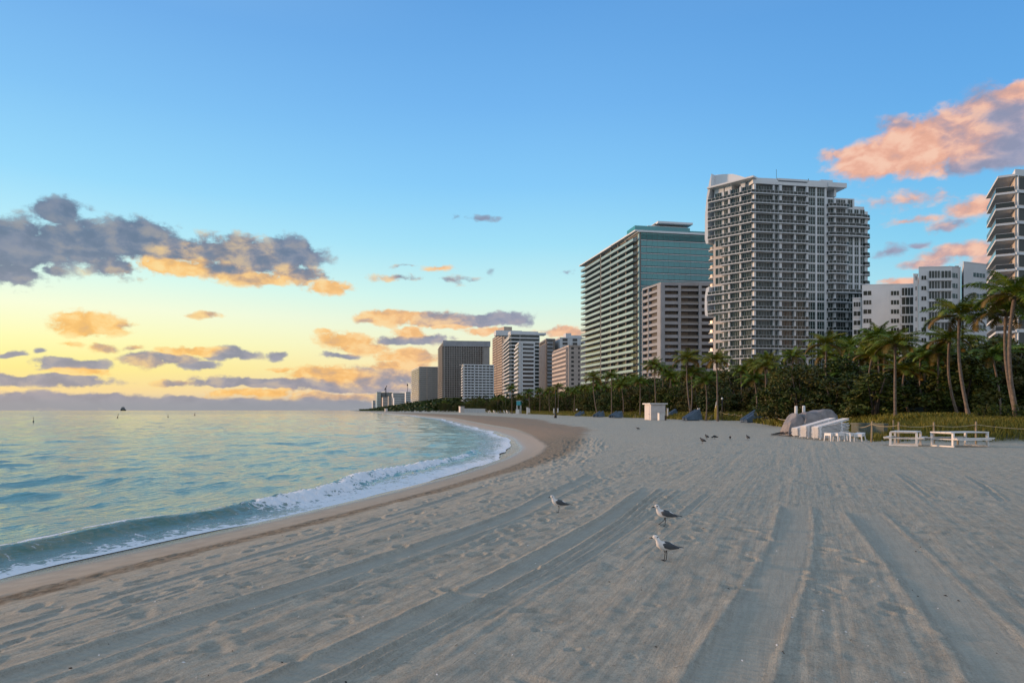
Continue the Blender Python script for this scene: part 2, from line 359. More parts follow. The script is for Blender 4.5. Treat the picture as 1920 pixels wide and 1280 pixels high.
def polyd(pts, w, dep, rdg):
    Pw = [GP(*p)[:2] for p in pts]
    Pd = []
    for i in range(len(Pw)-1):
        n = max(1, int(math.hypot(Pw[i+1][0]-Pw[i][0], Pw[i+1][1]-Pw[i][1])/0.3))
        for j in range(n): Pd.append((Pw[i][0]+(Pw[i+1][0]-Pw[i][0])*j/n, Pw[i][1]+(Pw[i+1][1]-Pw[i][1])*j/n))
    Pd.append(Pw[-1]); Pd = np.array(Pd)
    if len(Pd) > 5:
        kk = np.ones(5)/5
        Pd[2:-2] = np.stack([np.convolve(Pd[:, 0], kk, 'valid'), np.convolve(Pd[:, 1], kk, 'valid')], 1)
    m = w*1.4 + 0.15
    x0 = max(0, int((Pd[:,0].min()-m-HX0)/HR)); x1 = min(nx, int((Pd[:,0].max()+m-HX0)/HR)+1)
    y0 = max(0, int((Pd[:,1].min()-m-HY0)/HR)); y1 = min(ny, int((Pd[:,1].max()+m-HY0)/HR)+1)
    if x1 <= x0 or y1 <= y0: return
    best = np.full((y1-y0, x1-x0), 9.0, dtype=np.float32); al = np.zeros_like(best); acc = 0
    for i in range(len(Pd)-1):
        a = Pd[i]; b = Pd[i+1]; L = np.hypot(*(b-a)); d = (b-a)/L
        xa = max(x0, int((min(a[0],b[0])-m-HX0)/HR)); xb = min(x1, int((max(a[0],b[0])+m-HX0)/HR)+1)
        ya = max(y0, int((min(a[1],b[1])-m-HY0)/HR)); yb = min(y1, int((max(a[1],b[1])+m-HY0)/HR)+1)
        if xb <= xa or yb <= ya: continue
        X = gx[:, xa:xb]-a[0]; Y = gy[ya:yb, :]-a[1]
        t = np.clip(X*d[0]+Y*d[1], 0, L); dist = np.hypot(X-t*d[0], Y-t*d[1])
        sub = best[ya-y0:yb-y0, xa-x0:xb-x0]; sa = al[ya-y0:yb-y0, xa-x0:xb-x0]
        mk = dist < sub; sub[mk] = dist[mk]; sa[mk] = (acc+t)[mk]
        acc += L
    fade = sstep(al, 0, 0.8)
    wob = 0.75+0.5*vnoise(al/0.7, al*0+3, 33)
    ins = 1-sstep(best, w*0.42, w*0.56)
    rg = np.exp(-((best-w*0.64)/(w*0.09+0.014))**2)
    tread = (np.sin(al*2*math.pi/0.085)*0.5*(vnoise(al/1.5, al*0, 3) > 0.3)) if w > 0.28 else 0
    cur = H[y0:y1, x0:x1]
    H[y0:y1, x0:x1] = cur*(1-0.88*ins*fade) + fade*(-0.5*dep*ins + 0.5*rdg*rg*wob + ins*tread*0.005)
    TM[y0:y1, x0:x1] = np.maximum(TM[y0:y1, x0:x1], ins*fade*(1.0 if w > .25 else .6))
def stamp(cx, cy, a, b, ang, dep):
    m = max(a, b)*1.9; x0 = int((cx-m-HX0)/HR); x1 = int((cx+m-HX0)/HR); y0 = int((cy-m-HY0)/HR); y1 = int((cy+m-HY0)/HR)
    if x0 < 0 or y0 < 0 or x1 >= nx or y1 >= ny: return
    X = gx[:, x0:x1]-cx; Y = gy[y0:y1, :]-cy; c, s = math.cos(ang), math.sin(ang)
    r = np.sqrt(((X*c+Y*s)/a)**2+((-X*s+Y*c)/b)**2)
    H[y0:y1, x0:x1] += 1.25*(-dep*(1-sstep(r, 0.0, 1.3)) + dep*0.16*np.exp(-((r-1.4)/0.35)**2))
def walk(x, y, ang, n, st=0.72, dep=0.035, sz=1.0):
    for i in range(n):
        sd_ = 0.1 if i % 2 else -0.1
        px_, py_ = x+math.cos(ang)*st*i - math.sin(ang)*sd_, y+math.sin(ang)*st*i+math.cos(ang)*sd_
        if sdist(np.array(px_), np.array(py_)) > 3.2:
            stamp(px_+random.gauss(0,.04), py_+random.gauss(0,.04), random.uniform(.13,.19)*sz, random.uniform(.065,.10)*sz, ang+random.gauss(0,.25), dep*random.uniform(.5,1.25))
for i in range(46):                                  # trampled ground near the water
    t0 = random.uniform(-10.5, -4.2); y0 = random.uniform(3.5, 24)
    walk(t0+0.41*y0, y0, math.atan2(1, 0.41)+random.gauss(0, 0.5)+(math.pi if random.random() < .5 else 0), random.randint(5, 12), dep=0.04)
for i in range(14):
    t0 = random.uniform(-4.2, -0.6); y0 = random.uniform(3.8, 16)
    walk(t0+0.41*y0, y0, random.uniform(0, 6.28), random.randint(3, 8), dep=0.026)
for i in range(14):
    t0 = random.uniform(0, 9); y0 = random.uniform(4.5, 24)
    walk(t0+0.41*y0, y0, random.uniform(0, 6.28), random.randint(3, 7), dep=0.018)
a0 = GP(1440, 894); b0 = GP(1710, 928)
walk(a0[0], a0[1], math.atan2(b0[1]-a0[1], b0[0]-a0[0]), 11, st=.62, dep=.04)
for i in range(420):                                 # short scuffs across the rake marks
    cy = random.uniform(3.6, 24); cx = random.uniform(-11.5, -3.6)+0.41*cy
    if sdist(np.array(cx), np.array(cy)) > 3.0: stamp(cx, cy, random.uniform(.07,.14), random.uniform(.03,.05), random.gauss(0.1,.35), random.uniform(.015,.034))
for i in range(900):
    cx = random.uniform(-9, 10); cy = random.uniform(4, 26)
    if sdist(np.array(cx), np.array(cy)) > 3.4: stamp(cx, cy, random.uniform(.03,.09), random.uniform(.02,.06), random.uniform(0,3), random.uniform(.006,.018))
for i in range(700):                                 # churned wrack line where the beach bends
    yy_ = random.uniform(24, 48); cx = float(xs(yy_)) + random.uniform(3.0, 5.2)
    stamp(cx, yy_, random.uniform(.08,.2), random.uniform(.05,.12), random.uniform(0,3), random.uniform(.02,.06))
TM = np.zeros_like(H)
for a in TRK: polyd(*a)
def detail(x, y, H=H):
    fx = (x-HX0)/HR; fy = (y-HY0)/HR
    ok = (fx > 1) & (fx < nx-3) & (fy > 1) & (fy < ny-3)
    fx = np.clip(fx, 0, nx-2.001); fy = np.clip(fy, 0, ny-2.001)
    xi = fx.astype(np.int64); yi = fy.astype(np.int64); a = fx-xi; b = fy-yi
    h = (H[yi, xi]*(1-a)+H[yi, xi+1]*a)*(1-b)+(H[yi+1, xi]*(1-a)+H[yi+1, xi+1]*a)*b
    e = sstep(np.minimum(np.minimum(x-HX0, HX1-x), np.minimum(HY1-y, (y-HY0)*4)), 0, 4)
    return np.where(ok, h*e, 0)
def gz(x, y):
    X = np.array([float(x)]); Y = np.array([float(y)])
    return float(ground_z(X, Y)[0]+detail(X, Y)[0])

# ------------------------------------------------------------------ sand sheet
def build_ground():
    azd = np.radians(np.concatenate([np.linspace(-180, -42, 60)[:-1], np.linspace(-42, 42, 1500), np.linspace(42, 180, 60)[1:-1]]))
    fr = 711.0
    dl = np.concatenate([np.arange(300, 26, -0.55)])
    r1 = CH*fr/dl
    r = np.concatenate([[0.02, .5, 1, 1.6, 2.2, 2.8, 3.3, 3.7], r1, np.geomspace(r1[-1]*1.02, 60000, 230)])
    A, Rr = np.meshgrid(azd, r)
    X = Rr*np.sin(A); Y = Rr*np.cos(A)
    Z = ground_z(X, Y)+detail(X, Y)
    S = sdist(X, Y); far = sstep(Y, 40, 60)
    Z = Z + (fbm(X/1.7, Y/1.7, 21, 3)-0.5)*0.10*far*sstep(S, 3, 6)*(Rr < 600)
    n, m = A.shape
    idx = np.arange(n*m).reshape(n, m)
    nxt = np.roll(idx, -1, axis=1)
    Q = np.stack([idx[:-1], idx[1:], nxt[1:], nxt[:-1]], -1).reshape(-1, 4)
    V = np.stack([X, Y, Z], -1).reshape(-1, 3)
    vg = sstep(veg_in(X, Y)+1.2*(vnoise(X/2, Y/2, 5)-.5), 0.0, 3.0)
    me = npmesh('sand', V, Q, sand_mat(), {'sdist': S.ravel(), 'veg': vg.ravel(), 'track': detail(X, Y, TM).ravel()})
    return tag(link('beach_sand', me), kind='structure')
def sand_mat():
    m = bpy.data.materials.new('sand'); m.use_nodes = True; k = NT(m.node_tree); b = m.node_tree.nodes['Principled BSDF']
    s = k.n('ShaderNodeAttribute', attribute_name='sdist').outputs['Fac']; vg = k.n('ShaderNodeAttribute', attribute_name='veg').outputs['Fac']
    g = k.n('ShaderNodeNewGeometry').outputs['Position']
    sx = k.n('ShaderNodeSeparateXYZ'); k.put(sx.inputs[0], g)
    y = sx.outputs[1]
    n1 = k.noise(g, 0.35, 4.0, 0.6); n2 = k.noise(g, 3.0, 5.0, 0.65); n3 = k.noise(g, 60.0, 3.0, 0.7); n4 = k.noise(g, 260.0, 2.0, 0.6)
    rak = k.noise(k.mapv(k.mapv(g, rot=(0, 0, R_(22.3))), sc=(20.0, 1.1, 1)), 1.0, 6.0, 0.7)
    n5 = k.noise(g, 14.0, 4.0, 0.7); n6 = k.noise(g, 130.0, 2.0, 0.6)
    dry = k.mix(k.ss(n2, 0.3, 0.7), (0.43, 0.40, 0.325, 1), (0.56, 0.52, 0.425, 1))
    dry = k.mix(k.ss(n1, 0.35, 0.7), dry, k.mix(0.6, dry, (0.49, 0.48, 0.41, 1)))
    dry = k.mix(k.ss(rak, 0.44, 0.58, 0.0, 0.40), dry, (0.31, 0.28, 0.23, 1))
    dry = k.mix(k.ss(n3, 0.42, 0.75, 0.0, 0.55), dry, (0.20, 0.17, 0.13, 1))
    dry = k.mix(k.ss(n4, 0.62, 0.72, 0.0, 0.6), dry, (0.72, 0.68, 0.62, 1))
    dry = k.mix(k.ss(n5, 0.50, 0.72, 0.0, 0.40), dry, (0.24, 0.215, 0.175, 1))
    dry = k.mix(k.ss(n5, 0.42, 0.26, 0.0, 0.35), dry, (0.62, 0.55, 0.45, 1))
    tk = k.n('ShaderNodeAttribute', attribute_name='track').outputs['Fac']
    dry = k.mix(k.m('MULTIPLY', tk, 0.5), dry, (0.34, 0.315, 0.26, 1))      # packed sand in the wheel ruts
    # smooth damp swash slope, brown damp wrack band, broad damp patch where the bay bends
    sn = k.m('ADD', s, k.m('MULTIPLY', k.m('SUBTRACT', n2, 0.5), 0.7))
    wet = k.mix(k.ss(n2, 0.3, 0.7), (0.33, 0.275, 0.215, 1), (0.41, 0.35, 0.275, 1))
    wetf = k.ss(sn, 2.2, 1.75)
    soak = k.ss(sn, 0.9, 0.1)
    col = k.mix(wetf, dry, wet)
    col = k.mix(soak, col, (0.26, 0.20, 0.15, 1))
    bandw = k.m('ADD', k.ss(y, 38.0, 75.0, 0.0, 4.6), k.ss(y, 70.0, 150.0, 0.0, 7.5))
    b0 = k.ss(sn, 1.6, 1.95); b1 = k.ss(k.m('ADD', k.m('SUBTRACT', sn, bandw), k.m('MULTIPLY', k.m('SUBTRACT', n1, 0.5), k.m('ADD', 0.5, bandw))), k.ss(y, 14.0, 34.0, 2.8, 4.4), k.ss(y, 14.0, 34.0, 2.4, 3.2))
    bfar = k.ss(y, 700, 250)
    band = k.m('MULTIPLY', k.m('MULTIPLY', b0, b1), k.m('MAXIMUM', bfar, 0.3))
    bshift = k.ss(y, 50.0, 90.0, 0.0, 0.8)
    b0s = k.ss(k.m('SUBTRACT', sn, bshift), 1.6, 2.1)
    band = k.m('MULTIPLY', band, b0s)
    col = k.mix(k.ss(y, 26, 50), col, k.mix(wetf, col, (0.46, 0.37, 0.29, 1)))
    nwr = k.noise(k.mapv(g, sc=(1.0, 0.6, 1)), 9.0, 4.0, 0.7)
    bcol = k.mix(k.ss(nwr, 0.40, 0.60), (0.13, 0.095, 0.06, 1), (0.30, 0.235, 0.165, 1))
    bcol = k.mix(k.ss(y, 45, 60), bcol, (0.30, 0.205, 0.135, 1))
    col = k.mix(k.m('MULTIPLY', band, 0.85), col, bcol)
    soil = k.mix(k.ss(n2, 0.35, 0.65), (0.035, 0.045, 0.016, 1), (0.09, 0.085, 0.03, 1))
    col = k.mix(vg, col, soil)
    k.put(b.inputs['Base Color'], col)
    k.put(b.inputs['Roughness'], k.mix(soak, (0.92,)*3+(1,), (0.18,)*3+(1,)))
    k.put(b.inputs['Specular IOR Level'], k.mix(k.ss(sn, 1.6, 0.3), (0.2,)*3+(1,), (0.6,)*3+(1,)))
    hb = k.m('ADD', k.m('MULTIPLY', n3, 0.4), k.m('MULTIPLY', n4, 0.2))
    hb = k.m('ADD', hb, k.m('ADD', k.m('MULTIPLY', rak, 0.9), k.m('ADD', k.m('MULTIPLY', n5, 1.1), k.m('MULTIPLY', n6, 0.25))))
    amt = k.m('MULTIPLY', hb, k.m('SUBTRACT', 1.0, k.m('MAXIMUM', k.m('MULTIPLY', wetf, 0.9), k.m('MULTIPLY', tk, 0.6))))
    k.put(b.inputs['Normal'], k.bump(amt, 1.0, 0.026))
    return m
build_ground()

# ------------------------------------------------------------------ sea
WZ = -0.70
def build_sea():
    sgrid = [0.0]
    while -sgrid[-1] < 6: sgrid.append(sgrid[-1]-0.045)
    while -sgrid[-1] < 40000: sgrid.append(sgrid[-1]*1.0125)
    sg = np.array(sgrid)
    yl = [6.0]
    while yl[-1] < 45000: yl.append(yl[-1]*(1.0032 if yl[-1] < 70 else 1.012))
    back = [6.0]
    while back[-1] > -300: back.append(back[-1]-max(0.3, abs(back[-1])*0.08))
    ya = np.array(sorted(back[1:])+yl)
    Sg, Y = np.meshgrid(sg, ya)
    lob = 0.35*(vnoise(ya/2.3, ya*0, 41)-.5) + 1.6*sstep(ya, 28, 44)*(1-sstep(ya, 110, 260))*(vnoise(ya/7.0+2*vnoise(ya/20, ya*0, 3), ya*0, 42)-.5)
    lob = lob + sstep(ya, 100, 300)*2.0*(vnoise(ya/40, ya*0, 43)-.5)
    S = Sg + lob[:, None]*np.exp(Sg/3.0)
    X = xs(Y)+S*np.sqrt(1+xslope(Y)**2)
    dist = np.hypot(X, Y)
    h = np.zeros_like(X)
    # swells running onto the beach
    wrp = 2.2*vnoise(Y/14.0, S/30.0, 51)+1.2*vnoise(Y/5.0, S/9.0, 52)
    lam = 4.6+0.14*np.minimum(-S, 60)
    ph = 2*math.pi*(-S+wrp)/lam
    env = sstep(-S, 2.8, 6)*(0.35+1.0*vnoise(Y/9.0, S/6.0, 53))
    crest = (np.exp(np.cos(ph)*1.4-1.4)-0.25)
    vis = 1-sstep(dist, 150, 500)
    h += 0.12*env*crest*vis
    # chop
    r2 = np.random.default_rng(5)
    for i in range(34):
        L = 0.5*1.115**i
        a = r2.normal(R_(205), 0.75)
        kx, ky = 2*math.pi/L*math.cos(a), 2*math.pi/L*math.sin(a)
        fadeL = 1-sstep(dist*0.0145, L*0.30, L*0.55)
        A_ = 0.0105*L**0.64*(0.4+0.6*sstep(-S, 0.8, 7))
        p_ = kx*X+ky*Y+r2.random()*6.28+2.0*vnoise(X/(L*4), Y/(L*4), 60+i)
        h += A_*fadeL*(1-np.abs(np.sin(p_))*2*0.9+0.1)*0.55 if i % 3 == 0 else A_*fadeL*np.sin(p_)*0.6
    h *= sstep(-S, 0.3, 2.4)*0.85+0.15*sstep(-S, 0.1, .8)
    # breaker: glassy ridge, tumbling further along
    c = -1.45-0.40*(vnoise(Y/3.5, 0*Y, 71)-.5)-0.9*sstep(Y, 16, 28)
    amp = (0.12*sstep(Y, 4, 8)*(1-sstep(Y, 26, 36))+0.07)*(0.78+0.44*vnoise(Y/1.6, 0*Y, 72))
    d = S-c
    front = np.where(d > 0, np.exp(-(d/0.26)**2), np.exp(-(d/0.85)**2))
    h += amp*front
    brk = sstep(Y, 15.2, 18.5)*(1-sstep(Y, 30, 48))
    tum = np.exp(-((d-0.15)/0.48)**2)*brk
    h += tum*(fbm(X/0.22, Y/0.22, 73, 4, .6)-0.4)*0.26
    h += 0.05*np.exp(-((S+4.5+1.5*vnoise(Y/6, 0*Y, 74))/0.5)**2)*sstep(Y, 25, 40)
    Zs = ground_z(X, Y)
    Z = np.maximum(WZ+h, Zs-0.012+0.034*sstep(-Sg, 0, 0.5))
    fo = 0.0
    # lace on the swash, thick white water where the wave tumbles, sheets where the bay bends
    edge = Sg
    fo = 0.62*(1-sstep(-edge, 0.0, 1.1)) + 0.45*np.exp(-((edge+0.05)/0.10)**2)
    fo = fo + 0.22*np.exp(-((edge+1.0)/0.5)**2)*(Y < 20)
    fo = np.maximum(fo, tum*(0.55+0.6*vnoise(X/0.5, Y/0.5, 76)))
    fo = np.maximum(fo, brk*sstep(-edge, 2.6, 0.6)*0.72)
    late = sstep(Y, 28, 42)*(1-sstep(Y, 160, 420))
    fo = np.maximum(fo, late*(0.50*sstep(-edge, 6.0, 0.3)+0.25*sstep(-edge,1.2,0.0)+0.1*np.exp(-((edge+5)/1.0)**2)))
    fo = np.maximum(fo, 0.55*sstep(Y, 100, 200)*sstep(-edge, 8.0, 0.0))
    fo = np.maximum(fo, 0.75*np.exp(-((d+0.12)/0.10)**2)*(1-brk)*(Y < 20)*vnoise(Y/0.8, 0*Y, 75))
    face = np.exp(-((d-0.12)/0.34)**2)*(1-brk)*sstep(Y, 3, 7)*(1-sstep(Y, 26, 34))
    n, m = X.shape; idx = np.arange(n*m).reshape(n, m)
    Q = np.stack([idx[:-1, :-1], idx[:-1, 1:], idx[1:, 1:], idx[1:, :-1]], -1).reshape(-1, 4)
    me = npmesh('sea', np.stack([X, Y, Z], -1).reshape(-1, 3), Q, sea_mat(), {'foam': fo.ravel(), 'sd': (-S).ravel(), 'face': face.ravel()})
    me.flip_normals()
    return tag(link('sea_water', me), kind='structure')
def sea_mat():
    m = bpy.data.materials.new('sea'); m.use_nodes = True; k = NT(m.node_tree); b = m.node_tree.nodes['Principled BSDF']
    fo = k.n('ShaderNodeAttribute', attribute_name='foam').outputs['Fac']; sd_ = k.n('ShaderNodeAttribute', attribute_name='sd').outputs['Fac']
    fc = k.n('ShaderNodeAttribute', attribute_name='face').outputs['Fac']
    g = k.n('ShaderNodeNewGeometry').outputs['Position']
    ns = k.noise(g, 3.2, 6.0, 0.65, 0.6); nf = k.noise(g, 16.0, 4.0, 0.6, 0.3)
    vor = k.n('ShaderNodeTexVoronoi', feature='DISTANCE_TO_EDGE'); k.put(vor.inputs['Vector'], k.vm('ADD', g, k.vm('SCALE', k.vm('SUBTRACT', k.n('ShaderNodeTexNoise').outputs['Color'], (.5,.5,.5)), scale=0.1)))
    vor.inputs['Scale'].default_value = 4.5
    lace = k.ss(vor.outputs['Distance'], 0.16, 0.02)
    nn = k.m('ADD', k.m('MULTIPLY', ns, 0.75), k.m('ADD', k.m('MULTIPLY', nf, 0.25), k.m('MULTIPLY', lace, 0.10)))
    fm = k.ss(k.m('ADD', fo, k.m('MULTIPLY', k.m('SUBTRACT', nn, 0.53), 1.9)), 0.42, 0.62)
    fm = k.m('MULTIPLY', fm, k.ss(fo, 0.02, 0.2))
    deep = k.mix(k.ss(sd_, 3.0, 60.0), (0.11, 0.27, 0.26, 1), (0.06, 0.21, 0.215, 1))
    deep = k.mix(k.ss(k.noise(g, 0.5, 4.0), 0.35, 0.7, 0.0, 0.5), deep, (0.10, 0.28, 0.27, 1))
    deep = k.mix(k.ss(sd_, 2.6, 0.5), deep, (0.22, 0.27, 0.24, 1))
    deep = k.mix(k.m('MULTIPLY', fc, 0.85), deep, k.mix(k.ss(ns, 0.4, 0.65), (0.07, 0.17, 0.14, 1), (0.20, 0.22, 0.15, 1)))
    col = k.mix(fm, deep, (0.84, 0.85, 0.88, 1))
    k.put(b.inputs['Base Color'], col)
    k.put(b.inputs['Roughness'], k.mix(fm, (0.06,)*3+(1,), (0.8,)*3+(1,)))
    b.inputs['IOR'].default_value = 1.333
    w1 = k.noise(k.mapv(k.mapv(g, rot=(0, 0, R_(14))), sc=(1.0, 0.5, 1)), 3.4, 5.0, 0.62, 0.4)
    w2 = k.noise(k.mapv(k.mapv(g, rot=(0, 0, R_(14))), sc=(1.0, 0.35, 1)), 0.9, 4.0, 0.6, 0.3)
    w3 = k.noise(k.mapv(k.mapv(g, rot=(0, 0, R_(14))), sc=(1.0, 0.3, 1)), 0.07, 3.0, 0.6)
    yv = k.n('ShaderNodeCameraData').outputs['View Distance'] if False else None
    sx = k.n('ShaderNodeSeparateXYZ'); k.put(sx.inputs[0], g)
    hgt = k.m('ADD', k.m('MULTIPLY', w1, 0.075), k.m('ADD', k.m('MULTIPLY', w2, 0.11), k.m('MULTIPLY', w3, 0.4)))
    hgt = k.m('ADD', hgt, k.m('MULTIPLY', k.m('MULTIPLY', nf, fm), 0.03))
    k.put(b.inputs['Normal'], k.bump(hgt, 0.85, 1.0))
    return m
build_sea()

# ------------------------------------------------------------------ building materials
WHITE = pm('white_render', (0.70,0.735,0.76), 0.7, 0.06, 0.15, col2=(0.63,0.665,0.69))
WARMW = pm('warm_white_render', (0.62,0.55,0.49), 0.7, 0.06, 0.15)
BEIGE = pm('beige_concrete', (0.32,0.345,0.38), 0.75, 0.10, 0.2)
PALE = pm('pale_balcony_glass', (0.34,0.53,0.54), 0.15, 0.08, 0.08)
GREYC = pm('grey_concrete', (0.20,0.20,0.19), 0.75, 0.1, 0.2)
GLASS = pm('window_glass', (0.018,0.034,0.032), 0.07, 0.1, 0.3, island=0.14, spec=0.4)
DGLASS = pm('dark_window_glass', (0.012,0.015,0.016), 0.12, 0.1, 0.3, island=0.15)
TEAL = pm('teal_curtain_glass', (0.03,0.27,0.29), 0.08, 0.1, 0.05, spec=0.9, col2=(0.015,0.20,0.23))
RGLASS = pm('dark_railing_glass', (0.012,0.024,0.022), 0.25, 0.1, 0.3)
GREYC2 = pm('slab_concrete', (0.38,0.48,0.50), 0.7, 0.08, 0.2)
CURT = pm('sunlit_curtain_glass', (0.26,0.25,0.23), 0.2, 0.1, 0.3, island=0.5)  # sunlit look of the curtained panes put into a paler colour
DARKF = pm('dark_metal', (0.02,0.02,0.02), 0.5, 0.1, 1.0)
FGL = pm('far_window_glass', (0.055,0.06,0.062), 0.2, 0.1, 0.3, island=0.25)
BROWN = pm('brown_concrete', (0.32,0.31,0.295), 0.75, 0.1, 0.2)
DBROWN = pm('dark_brown_wall', (0.22,0.19,0.165), 0.7, 0.1, 0.2)
ORANGE = pm('dawn_glow_render', (0.58,0.47,0.38), 0.7, 0.1, 0.2)  # orange dawn light on the far towers put into the wall colour
PINK = pm('pink_render', (0.60,0.52,0.47), 0.7, 0.08, 0.2)
BLUEW = pm('cool_or_shaded_white', (0.58,0.61,0.63), 0.7, 0.06, 0.2)
ROOFM = pm('roof_gravel', (0.25,0.24,0.23), 0.9, 0.15, 0.5)

class Face:
    """a vertical facade between two plan points; n points outwards"""
    def __init__(s, A, B, centre):
        s.A = np.array(A, float); s.B = np.array(B, float); d = s.B-s.A; s.L = float(np.hypot(*d)); s.u = d/s.L
        n = np.array([s.u[1], -s.u[0]])
        if np.dot(np.array(centre)-s.A, n) > 0: n = -n
        s.n = n
    def t(s, px, off=0.0):
        r = (px-CX)/F0; a = s.A + s.n*off
        return float((r*a[1]-a[0])/(s.u[0]-r*s.u[1]))
    def z(s, px, py, off=0.0):
        t = s.t(px, off); p = s.A+s.n*off+s.u*t
        return CH+(HY-py)/F0*float(p[1])
    def box(s, mb, t0, t1, n0, n1, z0, z1, mi=0): mb.obox(s.A, s.u, s.n, min(t0,t1), max(t0,t1), n0, n1, z0, z1, mi)
    def pt(s, t, n=0.0): return s.A+s.u*t+s.n*n
class Bld:
    def __init__(s, name, at, label, cat, group=None):
        s.at = np.array([at[0], at[1], 1.0]); s.root = empty(name, tuple(s.at), 0, label, cat, group); s.parts = {}
    def new(s, part, mats):
        mb = MB(); s.parts.setdefault(part, []).append((mb, mats)); return mb
    def finish(s):
        def flush(mb, part, mats):
            mb.v = [(x-s.at[0], y-s.at[1], z-s.at[2]) for x, y, z in mb.v]
            return mb.build(part, mats, s.root)
        for part, items in s.parts.items():
            items = [it for it in items if it[0].v]
            def size(it):
                v = np.array(it[0].v); d = v[:, 1].mean(); px = v[:, 0]/v[:, 1]
                return (px.max()-px.min())*(v[:, 2].max()-v[:, 2].min())/d
            if len(items) > 100: items.sort(key=size, reverse=True)
            for mb, mats in items[:100]: flush(mb, part, mats)
            if len(items) > 100:
                rest = MB()
                for mb, mats in items[100:]:
                    b = len(rest.v); rest.v += mb.v; rest.f += [tuple(i+b for i in f) for f in mb.f]; rest.mi += mb.mi
                tag(flush(rest, part, items[100][1]), kind='stuff')
        return s.root

def add_window(b, F, t0, t1, z0, z1, panes=1, n=0.0, trans=0.0, frame=WHITE, glass=GLASS, fw=0.045):
    mb = b.new('window', [glass, frame])
    w = (t1-t0)/panes
    for i in range(panes):
        if trans: 
            F.box(mb, t0+i*w+fw, t0+(i+1)*w-fw, n+.01, n+.05, z0, z0+(z1-z0)*trans-fw*.5)
            F.box(mb, t0+i*w+fw, t0+(i+1)*w-fw, n+.01, n+.05, z0+(z1-z0)*trans+fw*.5, z1)
        else: F.box(mb, t0+i*w+fw, t0+(i+1)*w-fw, n+.01, n+.05, z0, z1)
    for i in range(panes+1): F.box(mb, t0+i*w-fw*.9, t0+i*w+fw*.9, n+.012, n+.11, z0-.05, z1+.05, 1)
    if trans: F.box(mb, t0+fw, t1-fw, n+.014, n+.10, z0+(z1-z0)*trans-fw*.5, z0+(z1-z0)*trans+fw*.5, 1)
def add_balcony(b, F, t0, t1, z, depth, th=0.28, rail=1.05, mats=(WHITE, RGLASS), posts=1.6, name='balcony', n0=0.0, cap=True, ends=True, off=0.0, round_=False):
    mb = b.new(name, [mats[0]])
    if round_:
        n = 6; pts = []
        for i in range(n+1):
            a = i/n; tt = t0+(t1-t0)*a; dd = depth*(0.72+0.28*math.sin(math.pi*a)**0.6); pts.append(F.pt(tt, dd))
        poly = [F.pt(t0, n0), *pts, F.pt(t1, n0)]
        mb.prism([tuple(p) for p in poly], z-th, z)
    else:
        F.box(mb, t0, t1, n0, depth, z-th, z); pts = [F.pt(t0, depth), F.pt(t1, depth)]
    if rail <= 0: return
    rb = b.new('railing', [mats[1], mats[0]])
    path = ([F.pt(t0, n0+.1)] if ends else [])+[p for p in pts]+([F.pt(t1, n0+.1)] if ends else [])
    for a, c in zip(path[:-1], path[1:]):
        G = Face(a, c, tuple((np.array(F.pt((t0+t1)/2, -5)))))
        if G.L < .05: continue
        G.box(rb, .03, G.L-.03, -.09, -.05, z+.10, z+rail-.06)
        if cap: G.box(rb, 0, G.L, -.11, -.02, z+rail-.06, z+rail, 1)
        if posts:
            k = max(1, int(G.L/posts))
            for i in range(k+1): G.box(rb, i*G.L/k-.045, i*G.L/k+.045, -.10, -.035, z, z+rail-.06, 1)

